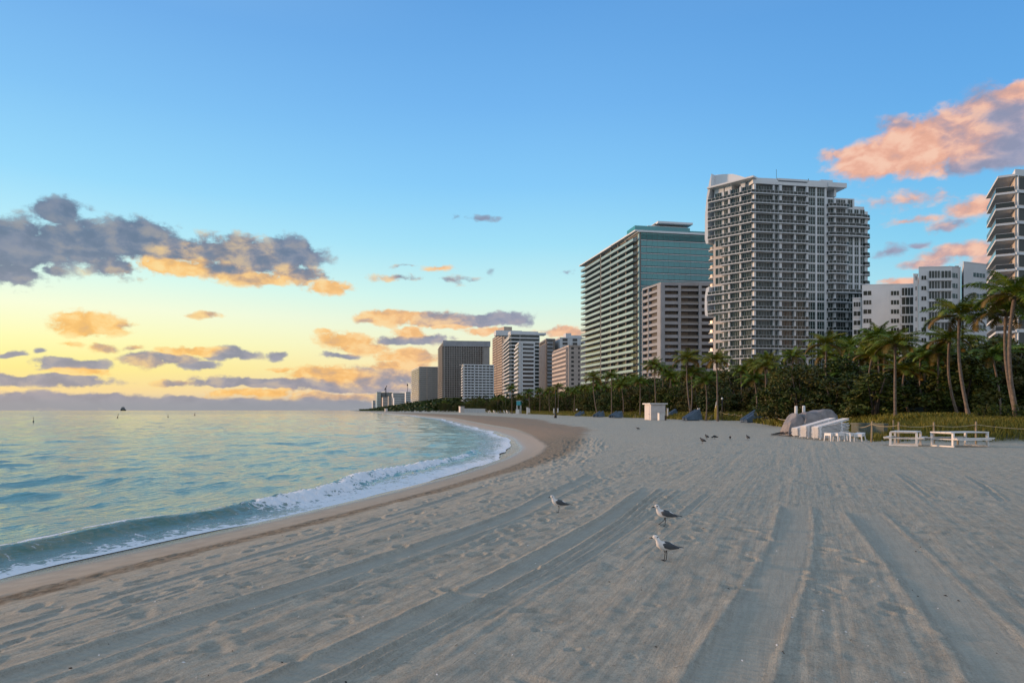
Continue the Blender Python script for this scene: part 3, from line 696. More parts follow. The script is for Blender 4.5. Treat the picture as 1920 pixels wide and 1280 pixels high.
# ------------------------------------------------------------------ white balcony tower (nearest, tallest)
def white_tower():
    A, B, C = P2(1327, 267.6), P2(1411, 255), P2(1632, 263); cen = (115, 285)
    b = Bld('apartment_tower', P2(1480, 272), 'tallest white apartment tower with dark balcony railings, stepped top and sail-shaped crown', 'apartment tower')
    L = Face(A, B, cen); R = Face(B, C, cen); fh = 3.46; z0 = 79.4
    wl = b.new('wall', [WHITE, WARMW])
    t = lambda px: R.t(px)
    def back(tt, dep=24): return tuple(R.pt(tt, -dep))
    tb = t(1549)
    wl.prism([tuple(L.pt(L.t(1339))), tuple(B), tuple(R.pt(tb)), back(tb), back(1)], 1.0, R.z(1480, 352), 0)
    zs = [(1549, 1602, 370), (1602, 1620.5, 387), (1620.5, 1627, 396.5)]
    for p0, p1, py in zs: wl.prism([tuple(R.pt(t(p0))), tuple(R.pt(t(p1))), back(t(p1)), back(t(p0))], 1.0, R.z(p0, py), 0)
    rf = b.new('roof', [WHITE, DARKF])
    zt0, zt1 = R.z(1480, 349), R.z(1480, 335)
    R.box(rf, -0.3, t(1549), -20, 0.9, zt0, zt1-1.6)
    R.box(rf, -0.3, t(1457), -20, 0.7, zt1-1.6, zt1-0.6); R.box(rf, t(1512), tb, -20, .7, zt1-1.6, zt1-.4); R.box(rf, t(1440), tb-3, -18, -2, zt1-.6, zt1+.4)
    R.box(rf, t(1457), t(1512), -6, -.6, zt1-1.6, zt1-1.0, 1); R.box(rf, t(1455), t(1514), -.5, .7, zt1-1.0, zt1-.3)
    R.box(rf, t(1549), t(1583), -14, 1.5, R.z(1560, 353), R.z(1560, 344.5)); R.box(rf, t(1565), t(1569), -12, -.3, R.z(1565, 368), R.z(1560, 353))
    R.box(rf, t(1540), t(1562), -10, -.2, R.z(1560, 344.5), R.z(1550, 337))
    mast = b.new('mast', [DARKF]); p = R.pt(t(1478), -8); mast.box(p[0]-.05, p[0]+.05, p[1]-.05, p[1]+.05, zt1, zt1+6)
    mast = b.new('mast', [DARKF]); p = R.pt(t(1534), -6); mast.box(p[0]-.08, p[0]+.08, p[1]-.08, p[1]+.08, zt1, zt1+2.5)
    # sail crown over the sea side, outlined on the left facade
    cr = b.new('crown', [WHITE])
    def slabpoly(pxy, n0, n1, mb=cr, F=L):
        q = [(F.t(px), F.z(px, py)) for px, py in pxy]; m = len(q); base = len(mb.v)
        for nn in (n0, n1):
            for tt, zz in q: p_ = F.pt(tt, nn); mb.v.append((p_[0], p_[1], zz))
        mb.f.append(tuple(range(base+m-1, base-1, -1))); mb.mi.append(0); mb.f.append(tuple(range(base+m, base+2*m))); mb.mi.append(0)
        for i in range(m):
            j = (i+1) % m; mb.f.append((base+i, base+j, base+m+j, base+m+i)); mb.mi.append(0)
    slabpoly([(1332,352),(1337,326.5),(1352,325),(1370,324.5),(1384,328),(1396,332),(1411,331.5),(1416,331),(1416,336),(1370,345)], -14, -1.5)
    slabpoly([(1331,353.5),(1418,331.5),(1418,334.5),(1331,356.5)], -14, 2.2)
    for p0, p1 in ((1339,1356),(1358,1371),(1388,1396)): slabpoly([(p0, 374),(p0, 350-(p0-1339)*.27),(p1, 350-(p1-1339)*.27),(p1, 371)], -9, -.3)
    # curved white fins on the seaward edge
    fin = b.new('fin', [WHITE])
    slabpoly([(1337,327),(1333,342),(1328,370),(1325,405),(1324.5,450),(1327,458),(1331,458),(1330.5,448),(1330,405),(1331,372),(1336,350)], -6, 1.2, fin)
    fin = b.new('fin', [WHITE])
    slabpoly([(1334,538),(1328,541),(1325.5,556),(1325,580),(1326,592),(1331,594),(1330,585),(1329,558),(1333,545)], -5, 1.5, fin)
    ca, cb = L.t(1356), L.L
    for k in range(23):
        z = z0-fh*k
        if z < 3: break
        full = k <= 4 or 10 <= k <= 12
        tl0 = L.t(1331) if full else L.t(1355)
        add_balcony(b, L, tl0, L.L+.4, z, 1.7, posts=1.5, ends=False)
        add_balcony(b, R, -1.4, t(1512), z, 1.7, posts=1.5, ends=False)
        # left facade behind the balcony
        zz0, zz1 = z+.15, z+fh-.5
        if full:
            for p0, p1, n_ in ((1341,1353,3),): add_window(b, L, L.t(p0), L.t(p1), zz0, zz1, n_, n=0.02, frame=WHITE)
        elif k > 4:
            for p0, p1, n_ in ((1342,1347,1),(1349,1354,1)): add_window(b, L, L.t(p0), L.t(p1), zz0+.3, zz1-.2, n_, n=0.02, frame=WARMW)
        for p0, p1, n_ in ((1358,1367,3),(1371,1387,4),(1392,1409,4)): add_window(b, L, L.t(p0), L.t(p1), zz0, zz1, n_, n=0.02, frame=GREYC2)
        for px in (1369,1390): L.box(wl, L.t(px)-.28, L.t(px)+.28, 0, .9, z, z+fh-.28)
        # right facade: balcony bay
        for p0, p1, n_ in ((1416.5,1447,6),(1450,1457.5,2),(1464,1486,4),(1490,1509,4)):
            add_window(b, R, t(p0), t(p1), zz0, zz1, n_, n=(0.02 if p0 != 1464 else 0.02), glass=(DGLASS if p0 == 1464 else GLASS), frame=GREYC2)
        for px, w in ((1413,.35),(1448.5,.2),(1461,.5),(1488,.35),(1511,.4)): R.box(wl, t(px)-w, t(px)+w, 0, 1.0, z, z+fh-.28)
        # window grid bay
        if k > -1:
            zg = z
            for p0, p1 in ((1514.5,1528),(1531.5,1545)): add_window(b, R, t(p0), t(p1), zg+.35, zg+3.1, 3, n=0.02, trans=.42, fw=.09)
            for px, w in ((1512.6,.28),(1529.8,.30),(1547.3,.38)): R.box(wl, t(px)-w, t(px)+w, 0, .28, z, z+fh)
            R.box(wl, t(1512), t(1549), .0, .2, z-.12, z+.22)
        if k >= 1 or True:
            wide = 2 <= k <= 4 or k == 10
            if k >= 1: add_balcony(b, R, t(1549.5), t(1622 if wide else 1588), z, 2.1, posts=1.5, round_=True)
            for p0, p1, n_ in ((1552,1561,2),(1566,1585,4)):
                if z+fh < R.z(1560, 366): add_window(b, R, t(p0), t(p1), zz0, zz1, n_, n=.02)
            if z+fh < R.z(1590, 366):
                R.box(wl, t(1563.5)-.4, t(1563.5)+.4, 0, .8, z, z+fh-.28)
            for j, (p0, p1) in enumerate(((1589.5,1598),(1601.5,1609.5),(1612.5,1620.5))):
                lim = R.z(1590, 368) if j == 0 else R.z(1610, 386)
                if z+fh <= lim+1.6: add_window(b, R, t(p0), t(p1), z+.35, z+3.1, 2, n=.02, trans=.42, fw=.10)
            if k >= 3:
                for px in (1588.4,1599.8,1611,1622.3): R.box(wl, t(px)-.28, t(px)+.28, 0, .3, z, z+fh)
                R.box(wl, t(1589), t(1622), 0, .22, z-.12, z+.22)
        if 2 <= k:
            mb = b.new('balcony', [WHITE]); rb = b.new('railing', [RGLASS, WHITE])
            c0 = R.pt(t(1622), -1.5); e = []
            for i in range(9):
                a = -math.pi*0.55+math.pi*0.9*i/8; e.append((c0[0]+2.5*math.cos(a)*1.0, c0[1]+3.0*math.sin(a)))
            mb.prism(e+[(c0[0]-.5, c0[1]+3)], z-.3, z); rb.prism([(c0[0]+(x-c0[0])*.97, c0[1]+(y-c0[1])*.97) for x, y in e]+[(c0[0]-.2, c0[1]+2.8)], z, z+1.05)
        if 5 <= k <= 9 or 13 <= k <= 17:                       # small rounded balconies on the seaward end
            mb = b.new('balcony', [WHITE]); rb = b.new('railing', [RGLASS, WHITE]); c0 = L.pt(L.t(1336), -4)
            e = [(c0[0]+3.4*math.cos(a), c0[1]+3.4*math.sin(a)) for a in np.linspace(math.pi*.55, math.pi*1.6, 9)]
            mb.prism(e, z-.3, z); rb.prism([(c0[0]+(x-c0[0])*.96, c0[1]+(y-c0[1])*.96) for x, y in e], z, z+1.0)
    # cream wall strip by the sea-side windows, gold sunlight put into its colour
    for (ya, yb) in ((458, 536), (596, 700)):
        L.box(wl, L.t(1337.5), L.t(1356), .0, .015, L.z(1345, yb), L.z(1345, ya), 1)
    b.finish()
white_tower()

# ------------------------------------------------------------------ long teal glass block
def teal_block():
    A, B, C = P2(1097, 443), P2(1199, 360), P2(1345, 368); cen = (95, 420)
    b = Bld('apartment_block', P2(1215, 410), 'long apartment block with teal glass end wall and pale green balconies facing the sea', 'apartment block')
    L = Face(A, B, cen); R = Face(B, C, cen); zr = R.z(1203, 434)
    wl = b.new('wall', [GREYC, PALE])
    D = C+(A-B)
    wl.prism([tuple(L.pt(0, -.1)), tuple(L.pt(L.L, -.1)), tuple(C), tuple(D)], 1, zr-.3)
    rf = b.new('roof', [WHITE, TEAL, GREYC])
    L.box(rf, -3, L.t(1155), -20, 3.0, zr-.55, zr+.05); L.box(rf, L.t(1133), L.L+.6, -20, 2.6, zr-.1, zr+.6)
    R.box(rf, -1, R.L, -20, 1.0, zr-.5, zr+.5)
    L.box(rf, L.t(1131), L.t(1180), -14, -3, zr+.6, zr+3.0, 2); L.box(rf, L.t(1150), L.t(1190), -16, -5, zr+3.0, zr+3.6, 0)
    R.box(rf, R.t(1196), R.t(1300), -16, -4, zr+.5, zr+4.0, 1); R.box(rf, R.t(1222), R.t(1296), -15, -5, zr+4.0, zr+4.6); R.box(rf, R.t(1236), R.t(1290), -13, -6, zr+4.6, zr+6.0, 2)
    R.box(rf, R.t(1238), R.t(1304), -14, -3, zr+5.6, zr+6.6); R.box(rf, R.t(1298), R.t(1330), -12, -2, zr+.5, zr+2.0, 1)
    L.box(rf, L.t(1110), L.t(1128), -10, -2, zr, zr+1.6, 1)
    fh = 3.33; cols = [1133, 1149, 1163, 1178]
    mt = (GREYC2, PALE)
    for k in range(26):
        z = zr-4.2-fh*k
        if z < 2: break
        segs = [(L.t(1097), L.t(1132.2)), (L.t(1134.2), L.t(1195))]
        for i, (a, c) in enumerate(segs):
            add_balcony(b, L, a-(1.5 if i == 0 else 0), c, z, 2.4, th=.22, rail=1.25, mats=mt, posts=0, cap=False, ends=(i == 0))
        add_balcony(b, L, L.t(1196), L.L-.2, z+(.0), 1.2, th=.25, rail=1.1, mats=(GREYC, RGLASS), posts=0, ends=False)
        ww = [(1099,1110),(1111,1121),(1122,1131),(1136,1147),(1151,1161),(1165,1176),(1180,1194)]
        for p0, p1 in ww: add_window(b, L, L.t(p0), L.t(p1), z+.1, z+fh-.45, 3, n=0, glass=DGLASS, frame=GREYC)
        # glass end wall
        mb = b.new('window', [TEAL, WHITE])
        n_ = 14; w = (R.L-.8)/n_
        for i in range(n_): R.box(mb, .8+i*w+.04, .8+(i+1)*w-.04, .02, .08, z+.35, z+fh-.35)
        sl = b.new('floor_band', [WHITE, DARKF]); R.box(sl, .6, R.L, 0, .35, z-.35, z-.08); R.box(sl, .6, R.L, 0, .16, z-.08, z+.22, 1)
    mb = b.new('window', [TEAL, WHITE])
    for i in range(14): R.box(mb, .8+i*w+.04, .8+(i+1)*w-.04, .02, .08, zr-4.2+.35, zr-.6)
    cl = b.new('column', [GREYC])
    for px in cols: L.box(cl, L.t(px)-.5, L.t(px)+.5, -.1, 2.2 if px == 1133 else 1.4, 1, zr-1)
    L.box(wl, L.t(1197), L.t(1199), 0, .25, 1, zr-1, 1)
    b.finish()
teal_block()

# ------------------------------------------------------------------ grey-beige block between them
def beige_block():
    A, B, C = P2(1205, 316), P2(1240, 300), P2(1345, 301); cen = (78, 320)
    b = Bld('apartment_block', P2(1270, 315), 'grey beige apartment block with solid concrete balcony fronts before the teal block', 'apartment block')
    L = Face(A, B, cen); R = Face(B, C, cen); zr = R.z(1260, 529); fh = 2.84
    wl = b.new('wall', [pm('shaded_loggia_wall', (0.05,0.05,0.055), .6), WHITE]); D = C+(A-B)  # loggia wall coloured near black, the shade of the recess painted in
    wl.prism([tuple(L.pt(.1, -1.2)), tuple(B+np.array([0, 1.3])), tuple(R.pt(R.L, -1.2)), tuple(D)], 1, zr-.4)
    cp = b.new('roof', [BEIGE]); L.box(cp, 0, L.L, -8, .2, zr-.9, zr); R.box(cp, 0, R.L, -12, .25, zr-.9, zr)
    pl = b.new('pillar', [BEIGE, WHITE])
    for F, ps in ((L, ((1205.5,.35),(1216.5,.3),(1236.5,1.4))), (R, ((1242.5,.85),(1274,.55),(1312.5,.6)))):
        for px, w in ps: F.box(pl, F.t(px)-w, F.t(px)+w, -1.2, .35, 1, zr-.9, 0)
    F = R
    for k in range(19):
        z = zr-.9-fh*(k)-.0
        if z < 3: break
        top = z-1.45 if k else z-1.55; bot = z-fh
        sp = b.new('balcony', [BEIGE])
        if k == 0: R.box(sp, 0, R.L, -.2, .2, z-.55, z)
        R.box(sp, R.t(1245), R.t(1273), -.1, .22, bot+.05, top); R.box(sp, R.t(1313), R.t(1345), -.1, .22, bot+.05, top)
        sp = b.new('balcony', [BEIGE, GREYC]); R.box(sp, R.t(1275), R.t(1311), -.1, .12, bot+.05, bot+.55); R.box(sp, R.t(1275), R.t(1311), .0, .06, bot+.55, top-.1, 1)
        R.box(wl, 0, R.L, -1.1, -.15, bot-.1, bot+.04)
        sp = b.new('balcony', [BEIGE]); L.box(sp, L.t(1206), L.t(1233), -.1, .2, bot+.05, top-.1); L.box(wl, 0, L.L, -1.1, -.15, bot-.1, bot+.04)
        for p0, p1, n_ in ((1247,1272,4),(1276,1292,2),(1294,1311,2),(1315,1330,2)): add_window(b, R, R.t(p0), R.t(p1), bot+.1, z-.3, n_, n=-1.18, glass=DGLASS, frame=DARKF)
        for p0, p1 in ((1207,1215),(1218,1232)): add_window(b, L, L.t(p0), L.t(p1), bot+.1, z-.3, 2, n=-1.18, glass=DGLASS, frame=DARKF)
    b.finish()
beige_block()

# ------------------------------------------------------------------ white block at the right
def white_block():
    b = Bld('apartment_block', P2(1720, 252), 'low white apartment block with plain walls behind the right hand palms', 'apartment block')
    cen = (150, 300); wl = b.new('wall', [WHITE, BLUEW]); rf = b.new('roof', [ROOFM, WHITE])
    A = Face(P2(1600, 246), P2(1716, 243), cen)
    fh = 3.22
    def vol(F, p0, p1, py, dep, mi=0, off=0.0):
        t0, t1 = F.t(p0), F.t(p1); zt = F.z((p0+p1)/2, py)
        pa, pb = F.pt(t0, off), F.pt(t1, off); rd = F.pt(F.t(1735), 0); rd = rd/np.hypot(*rd)*dep
        wl.prism([tuple(pa), tuple(pb), tuple(pb+rd), tuple(pa+rd)], 1, zt, mi); rf.prism([tuple(pa+rd*.05), tuple(pb+rd*.05), tuple(pb+rd*.95), tuple(pa+rd*.95)], zt, zt+.12); F.box(wl, t0-.05, t1+.05, off-.3, off+.08, zt-.02, zt+.25, mi)
    vol(A, 1600, 1617, 558.5, 16, 0, -.8); vol(A, 1616.5, 1688, 534, 18); vol(A, 1688, 1716, 533, 16, 0, -.25)
    def wrow(F, p0, p1, py0, py1, n, off=0.0, trans=0, gl=GLASS): add_window(b, F, F.t(p0), F.t(p1), F.z((p0+p1)/2, py1), F.z((p0+p1)/2, py0), n, n=off, glass=gl, fw=.06)
    for i in range(10):
        y = 545.5+17.3*i
        wrow(A, 1618.5, 1634, y, y+8, 3 if i % 2 else 2)
        wrow(A, 1670, 1686, y, y+8, 3)
        wrow(A, 1691, 1713, y-6, y+8, 3 if i % 3 else 4, -.22)
        if i > 0: wrow(A, 1601.5, 1615, y+3, y+11.5, 3 if i == 1 else 2, -.78)
        A.box(wl, A.t(1689), A.t(1715), -.2, .12, A.z(1700, y+11.8), A.z(1700, y+8.6))
        A.box(wl, A.t(1600), A.t(1616), -.8, -.55, A.z(1608, y+14), A.z(1608, y+12))
    Bf = Face(P2(1714, 222), P2(1785, 221), cen); Bs = Face(P2(1785, 221), P2(1900, 232), cen)
    vol(Bf, 1714, 1723, 514, 14, 0, -.5); vol(Bf, 1722.5, 1785, 501, 20); vol(Bs, 1785.2, 1807, 500, 14, 1, -1.0); vol(Bs, 1807, 1902, 497, 18, 1)  # bluer white on the turned-away side carries its shade in the colour
    for i in range(9):
        y = 517+19.4*i
        wrow(Bf, 1727, 1737, y, y+7.5, 2); wrow(Bf, 1741, 1762, y-9, y+4.5, 4, .1); wrow(Bf, 1764, 1783, y-9, y+4.5, 3, .1)
        wrow(Bf, 1717.5, 1720, y, y+7, 1, -.48)
        wrow(Bs, 1787, 1801, y-6, y+2.5, 3, -.98); wrow(Bs, 1824, 1847, y-5, y+3, 4); wrow(Bs, 1866, 1880, y-5, y+3, 2)
        Bf.box(wl, Bf.t(1740), Bf.t(1784.5), 0, .5, Bf.z(1760, y+9.6), Bf.z(1760, y+4.8)); 
    p = Bf.pt(Bf.t(1806), -6); v = b.new('vent', [DARKF]); v.tube([(p[0], p[1], Bf.z(1785,500)), (p[0], p[1], Bf.z(1785,494))], .35, 8)
    p = Bs.pt(Bs.t(1828), -6); v = b.new('vent', [DARKF]); v.tube([(p[0], p[1], Bf.z(1785,499)), (p[0], p[1], Bf.z(1785,488))], .12, 6); v.tube([(p[0]-.6, p[1], Bf.z(1785,488)), (p[0]+.6, p[1], Bf.z(1785,488))], .2, 6)
    b.finish()
white_block()

# ------------------------------------------------------------------ tower cut by the right edge of the view
def edge_tower():
    A, B, C = P2(1883, 173), P2(1903, 158), P2(2080, 163); cen = (145, 185)
    b = Bld('apartment_tower', P2(1960, 172), 'white apartment tower at the right edge, balconies jutting far out left', 'apartment tower')
    L = Face(A, B, cen); R = Face(B, C, cen); wl = b.new('wall', [WARMW, WHITE]); D = C+(A-B)
    zr = R.z(1903, 320); wl.prism([tuple(A), tuple(B), tuple(C), tuple(D)], 1, zr)
    rf = b.new('roof', [WHITE]); rf.prism([tuple(A+L.n*.4), tuple(B+R.n*.6+L.n*.4), tuple(C+R.n*.6), tuple(D)], zr-1.2, zr+.25)
    rf.prism([tuple(L.pt(0, 3.8)), tuple(L.pt(L.L+.5, 3.2)), tuple(L.pt(L.L+.5, 0)), tuple(L.pt(0, 0))], zr-1.3, zr-.85)
    fh = 3.44; z = zr-4.6
    k = 0
    while z > 2:
        add_balcony(b, L, 0, L.L+.2, z, 3.6, th=.45, rail=1.15, mats=(WHITE, DGLASS if k > 3 else RGLASS), posts=0)
        add_window(b, L, L.t(1888), L.t(1899), z+.1, z+2.5, 2, n=.02, frame=WHITE)
        for i in range(9):
            t0 = .6+i*2.45; 
            if t0+2.2 > R.L: break
            add_window(b, R, t0, t0+2.15, z+.55, z+3.2, 1, n=.02, frame=WHITE, fw=.05)
            R.box(wl, t0-.25, t0-.02, 0, .45, z-.3, z+fh, 1)
        R.box(wl, 0, R.L, 0, .4, z-.35, z+.25, 1); z -= fh; k += 1
    b.finish()
edge_tower()

# ------------------------------------------------------------------ mid distance and far towers
def gen(name, label, a, bpt, c, top, fh, ls, rs, mats, extras=(), group=None, cat='apartment tower', depth=None):
    A, B, C = P2(*a), P2(*bpt), P2(*c); D = C+(A-B); cen = (A+B+C+D)/4
    b = Bld(name, tuple(cen), label, cat, group)
    wall, slab, glass = mats
    L = Face(A, B, cen); R = Face(B, C, cen); zt = CH+(HY-top)/F0*B[1]
    wl = b.new('wall', [wall]); wl.prism([tuple(A), tuple(B), tuple(C), tuple(D)], 1, zt)
    rf = b.new('roof', [slab]); rf.prism([tuple(p+(p-cen)*.02) for p in (A, B, C, D)], zt, zt+.8)
    for (p0, p1, py0, py1, n0, n1) in extras:
        R.box(rf, R.t(p0), R.t(p1), n0, n1, zt+.8 if py1 is None else R.z(p0, py1), R.z(p0, py0))
    nf = int((zt-3)/fh)
    for F, st in ((L, ls), (R, rs)):
        if st is None: continue
        kind = st[0]
        for k in range(nf):
            z = zt-fh*(k+1)
            for seg in st[1]:
                t0, t1 = F.t(seg[0]), F.t(seg[1])
                if t0 > t1: t0, t1 = t1, t0
                t0 = max(t0, 0); t1 = min(t1, F.L)
                bw = st[2]; n_ = max(1, int(round((t1-t0)/bw)))
                if kind == 'balc':
                    mb = b.new('balcony', [slab]); F.box(mb, t0, t1, 0, st[3], z-.25, z+1.0)
                    wb = b.new('window', [glass, slab]); F.box(wb, t0+.2, t1-.2, .02, .08, z+1.05, z+fh-.35)
                    if st[4]:
                        for i in range(n_+1): F.box(wb, t0+(t1-t0)*i/n_-.25, t0+(t1-t0)*i/n_+.25, .03, st[3]-.1, z+1.0, z+fh-.26, 1)
                elif kind == 'glassb':
                    mb = b.new('balcony', [slab]); F.box(mb, t0, t1, 0, st[3], z-.3, z+.15)
                    wb = b.new('window', [glass, slab])
                    for i in range(n_): F.box(wb, t0+(t1-t0)*i/n_+.1, t0+(t1-t0)*(i+1)/n_-.1, .02, .08, z+.16, z+fh-.31)
                    if st[4]: F.box(wb, t0, t1, st[3]-.1, st[3]-.04, z+.16, z+1.15)
                elif kind == 'grid':
                    wb = b.new('window', [glass]); w = (t1-t0)/n_
                    for i in range(n_): F.box(wb, t0+w*(i+.22), t0+w*(i+.78), -.02, .04, z+.9, z+2.4)
                elif kind == 'fin':
                    wb = b.new('window', [glass]); w = (t1-t0)/n_
                    for i in range(n_): F.box(wb, t0+w*(i+.14), t0+w*(i+.86), -.02, .05, z+.75, z+fh-.25)
        if kind == 'fin':
            fb = b.new('fin', [slab])
            for seg in st[1]:
                t0, t1 = F.t(seg[0]), F.t(seg[1]); n_ = max(1, int(round((t1-t0)/st[2])))
                for i in range(n_+1): F.box(fb, t0+(t1-t0)*i/n_-.3, t0+(t1-t0)*i/n_+.3, 0, st[3], 1, zt-fh*1.0)
    return b, L, R, zt
b, L, R, zt = gen('apartment_block', 'slim block with pink balcony side and cool white window side, beside the teal block', (1038,540),(1066,490),(1097,492), 649, 3.05,
    ('balc', [(1039,1065)], 3.2, 1.6, True), ('grid', [(1069,1078),(1083,1088)], 3.4), (PINK, PINK, FGL)); b.finish()
b, L, R, zt = gen('apartment_block', 'white block with dark recessed floors behind the slim pink block', (1040,620),(1050,600),(1100,603), 634, 3.2,
    None, ('fin', [(1053,1066),(1072,1084),(1088,1096)], 6, .3), (BLUEW, BLUEW, DGLASS), extras=((1062,1072,624,None,-12,-2),(1072,1092,628,None,-9,-2))); b.finish()
b, L, R, zt = gen('apartment_tower', 'narrow dark brown apartment tower with rounded pale balconies', (1011,640),(1024,600),(1041,603), 636, 3.2,
    ('fin', [(1012,1023)], 2.5, .5), ('balc', [(1026,1036)], 9, 1.3, False), (DBROWN, BEIGE, FGL)); b.finish()
b, L, R, zt = gen('apartment_tower', 'white tower with wrap round balconies and pale penthouse over the lower palms', (945,720),(958,650),(1012,655), 627, 3.4,
    ('balc', [(945,958)], 5, 1.6, False), ('balc', [(958,975),(975,1011)], 8, 1.2, False), (BLUEW, BLUEW, GLASS), extras=((958,1010,620,None,-15,-2),(970,1038,616,620,-40,-30),(946,998,608,618,-60,-48),(1000,1012,613,619,-60,-48))); b.finish()
b, L, R, zt = gen('apartment_block', 'stepped white block with broad blank panels standing in front of the wrap round tower', (966,600),(973,570),(1003,574), 643, 3.3,
    ('balc', [(966,973)], 3, 1.0, False), ('balc', [(979,1001)], 8, .9, True), (BLUEW, WHITE, FGL)); b.finish()
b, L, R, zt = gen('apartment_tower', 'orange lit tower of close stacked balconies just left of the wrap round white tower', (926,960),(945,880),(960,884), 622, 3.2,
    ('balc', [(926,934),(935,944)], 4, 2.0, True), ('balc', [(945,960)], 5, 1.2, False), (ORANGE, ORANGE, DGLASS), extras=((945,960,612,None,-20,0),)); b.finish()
b, L, R, zt = gen('apartment_block', 'low white block with a grid of small windows before the dark ribbed tower', (866,830),(869,800),(926,812), 684, 3.1,
    ('balc', [(866,869)], 3, 1.0, False), ('balc', [(870,889),(890,925)], 4.5, .9, True), (BLUEW, WHITE, DGLASS), extras=((869,922,682.5,None,-18,0),)); b.finish()
b, L, R, zt = gen('apartment_tower', 'dark ribbed tower with a plain grey top band, widest of the far towers', (823,1100),(832,1000),(918,1010), 641, 3.1,
    ('balc', [(823,832)], 4, 2.0, False), ('fin', [(834,905)], 3.4, .9), (BROWN, BROWN, DGLASS), extras=()); 
R.box(b.new('top_band', [BEIGE]), -1, R.L+1, -12, 1.2, R.z(850, 649), zt+2); b.finish()
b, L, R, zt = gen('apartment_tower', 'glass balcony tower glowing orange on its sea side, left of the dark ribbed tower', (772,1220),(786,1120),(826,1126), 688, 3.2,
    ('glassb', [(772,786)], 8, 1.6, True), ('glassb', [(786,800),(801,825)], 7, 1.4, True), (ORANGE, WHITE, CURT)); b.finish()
FB = [((697,2200),(699,2150),(704,2150),751,'tiny pale block, farthest left on the skyline above the point',BLUEW), ((705,2000),(707,1900),(714,1900),735,'bluish glass block at the left of the far cluster',PALE),
      ((713,2050),(715,1960),(736,1960),736,'wide dull block with a crane on its roof in the far cluster',GREYC), ((716,1850),(718,1800),(728,1800),745,'small pinkish block low in the far cluster',PINK),
      ((727,1750),(729,1700),(735,1700),743,'slim brown block in the middle of the far cluster',BROWN), ((734,1900),(737,1800),(762,1800),737,'long pale block with a dark roof line, right half of the far cluster',BLUEW),
      ((737,1600),(739,1550),(752,1550),746,'low white block under the long pale block of the far cluster',WHITE), ((759,1500),(761,1450),(770,1450),735,'banded white block just left of the orange glowing tower',WHITE)]
for a, bb, c, top, lab, mt in FB:
    b, L, R, zt = gen('apartment_block', lab, a, bb, c, top, 4.2, None, ('balc', [(bb[0], c[0])], 12, .8, False), (mt, mt, CURT), cat='apartment block'); b.finish()
cr = empty('tower_crane', (*P2(723.5, 1960), 1), 0, 'tiny dark construction crane above the far cluster of blocks', 'crane')
m_ = MB(); zc = PZ(727, 1960); m_.box(-1.0, 1.0, -1, 1, 0, zc-1); m_.build('mast', [DARKF], cr)
m_ = MB(); m_.bar((-4, 0, PZ(731, 1960)-1), (3, 0, zc+6-1), 1.6); m_.build('jib', [DARKF], cr)
ms = empty('radio_mast', (*P2(764, 1500), 1), 0, 'thin lattice mast standing left of the orange glowing tower', 'mast')
m_ = MB(); m_.tube([(0,0,0),(0,0,PZ(718,1500)-1)], [.9,.35], 6); m_.build('pole', [DARKF], ms)
m_ = MB(); m_.tube([(0,0,PZ(724,1500)),(0,0,PZ(721,1500))], [1.4,1.4], 8); m_.build('antenna', [DARKF], ms)

# ------------------------------------------------------------------ vegetation
def leaf_mat(name, c1, c2, c3, rough=0.6):
    m = bpy.data.materials.new(name); m.use_nodes = True; k = NT(m.node_tree); b = m.node_tree.nodes['Principled BSDF']
    g = k.n('ShaderNodeNewGeometry').outputs['Random Per Island']; oi = k.n('ShaderNodeObjectInfo').outputs['Random']
    co = k.n('ShaderNodeTexCoord').outputs['Object']
    nz = k.noise(co, 0.5, 3.0)
    c = k.mix(g, (*c1, 1), (*c2, 1))
    c = k.mix(k.m('MULTIPLY', k.ss(k.m('ADD', nz, k.m('MULTIPLY', oi, 0.25)), 0.55, 0.8), 0.7), c, (*c3, 1))
    k.put(b.inputs['Base Color'], c); b.inputs['Roughness'].default_value = rough; b.inputs['Specular IOR Level'].default_value = 0.25
    return m
LEAF = leaf_mat('broad_leaf', (0.022,0.042,0.006), (0.072,0.105,0.012), (0.105,0.085,0.014))
LEAF2 = leaf_mat('dark_leaf', (0.014,0.032,0.006), (0.044,0.074,0.010), (0.075,0.055,0.010))
FROND = leaf_mat('palm_frond', (0.060,0.115,0.008), (0.130,0.200,0.014), (0.20,0.18,0.015))
FROND2 = leaf_mat('yellowing_frond', (0.06,0.060,0.012), (0.14,0.10,0.02), (0.20,0.11,0.02))
TRUNK = pm('palm_trunk', (0.20,0.155,0.12), 0.9, 0.25, 4.0, bump=0.02)
BARK = pm('dark_bark', (0.07,0.055,0.042), 0.9, 0.2, 3.0, bump=0.02)
def leafquads(C, size, r, flat=0.5):
    n = len(C); a = r.normal(size=(n,3)); a[:, 2] *= flat; a /= np.linalg.norm(a, axis=1)[:, None]
    c = r.normal(size=(n,3)); bb = np.cross(a, c); bb /= np.linalg.norm(bb, axis=1)[:, None]
    s = size*(0.6+0.8*r.random(n))[:, None]; a = a*s; bb = bb*s*0.55
    V = np.stack([C-a, C+bb*.9-a*.1, C+a, C-bb*.9-a*.1], 1).reshape(-1, 3)
    return V, np.arange(n*4).reshape(-1, 4)
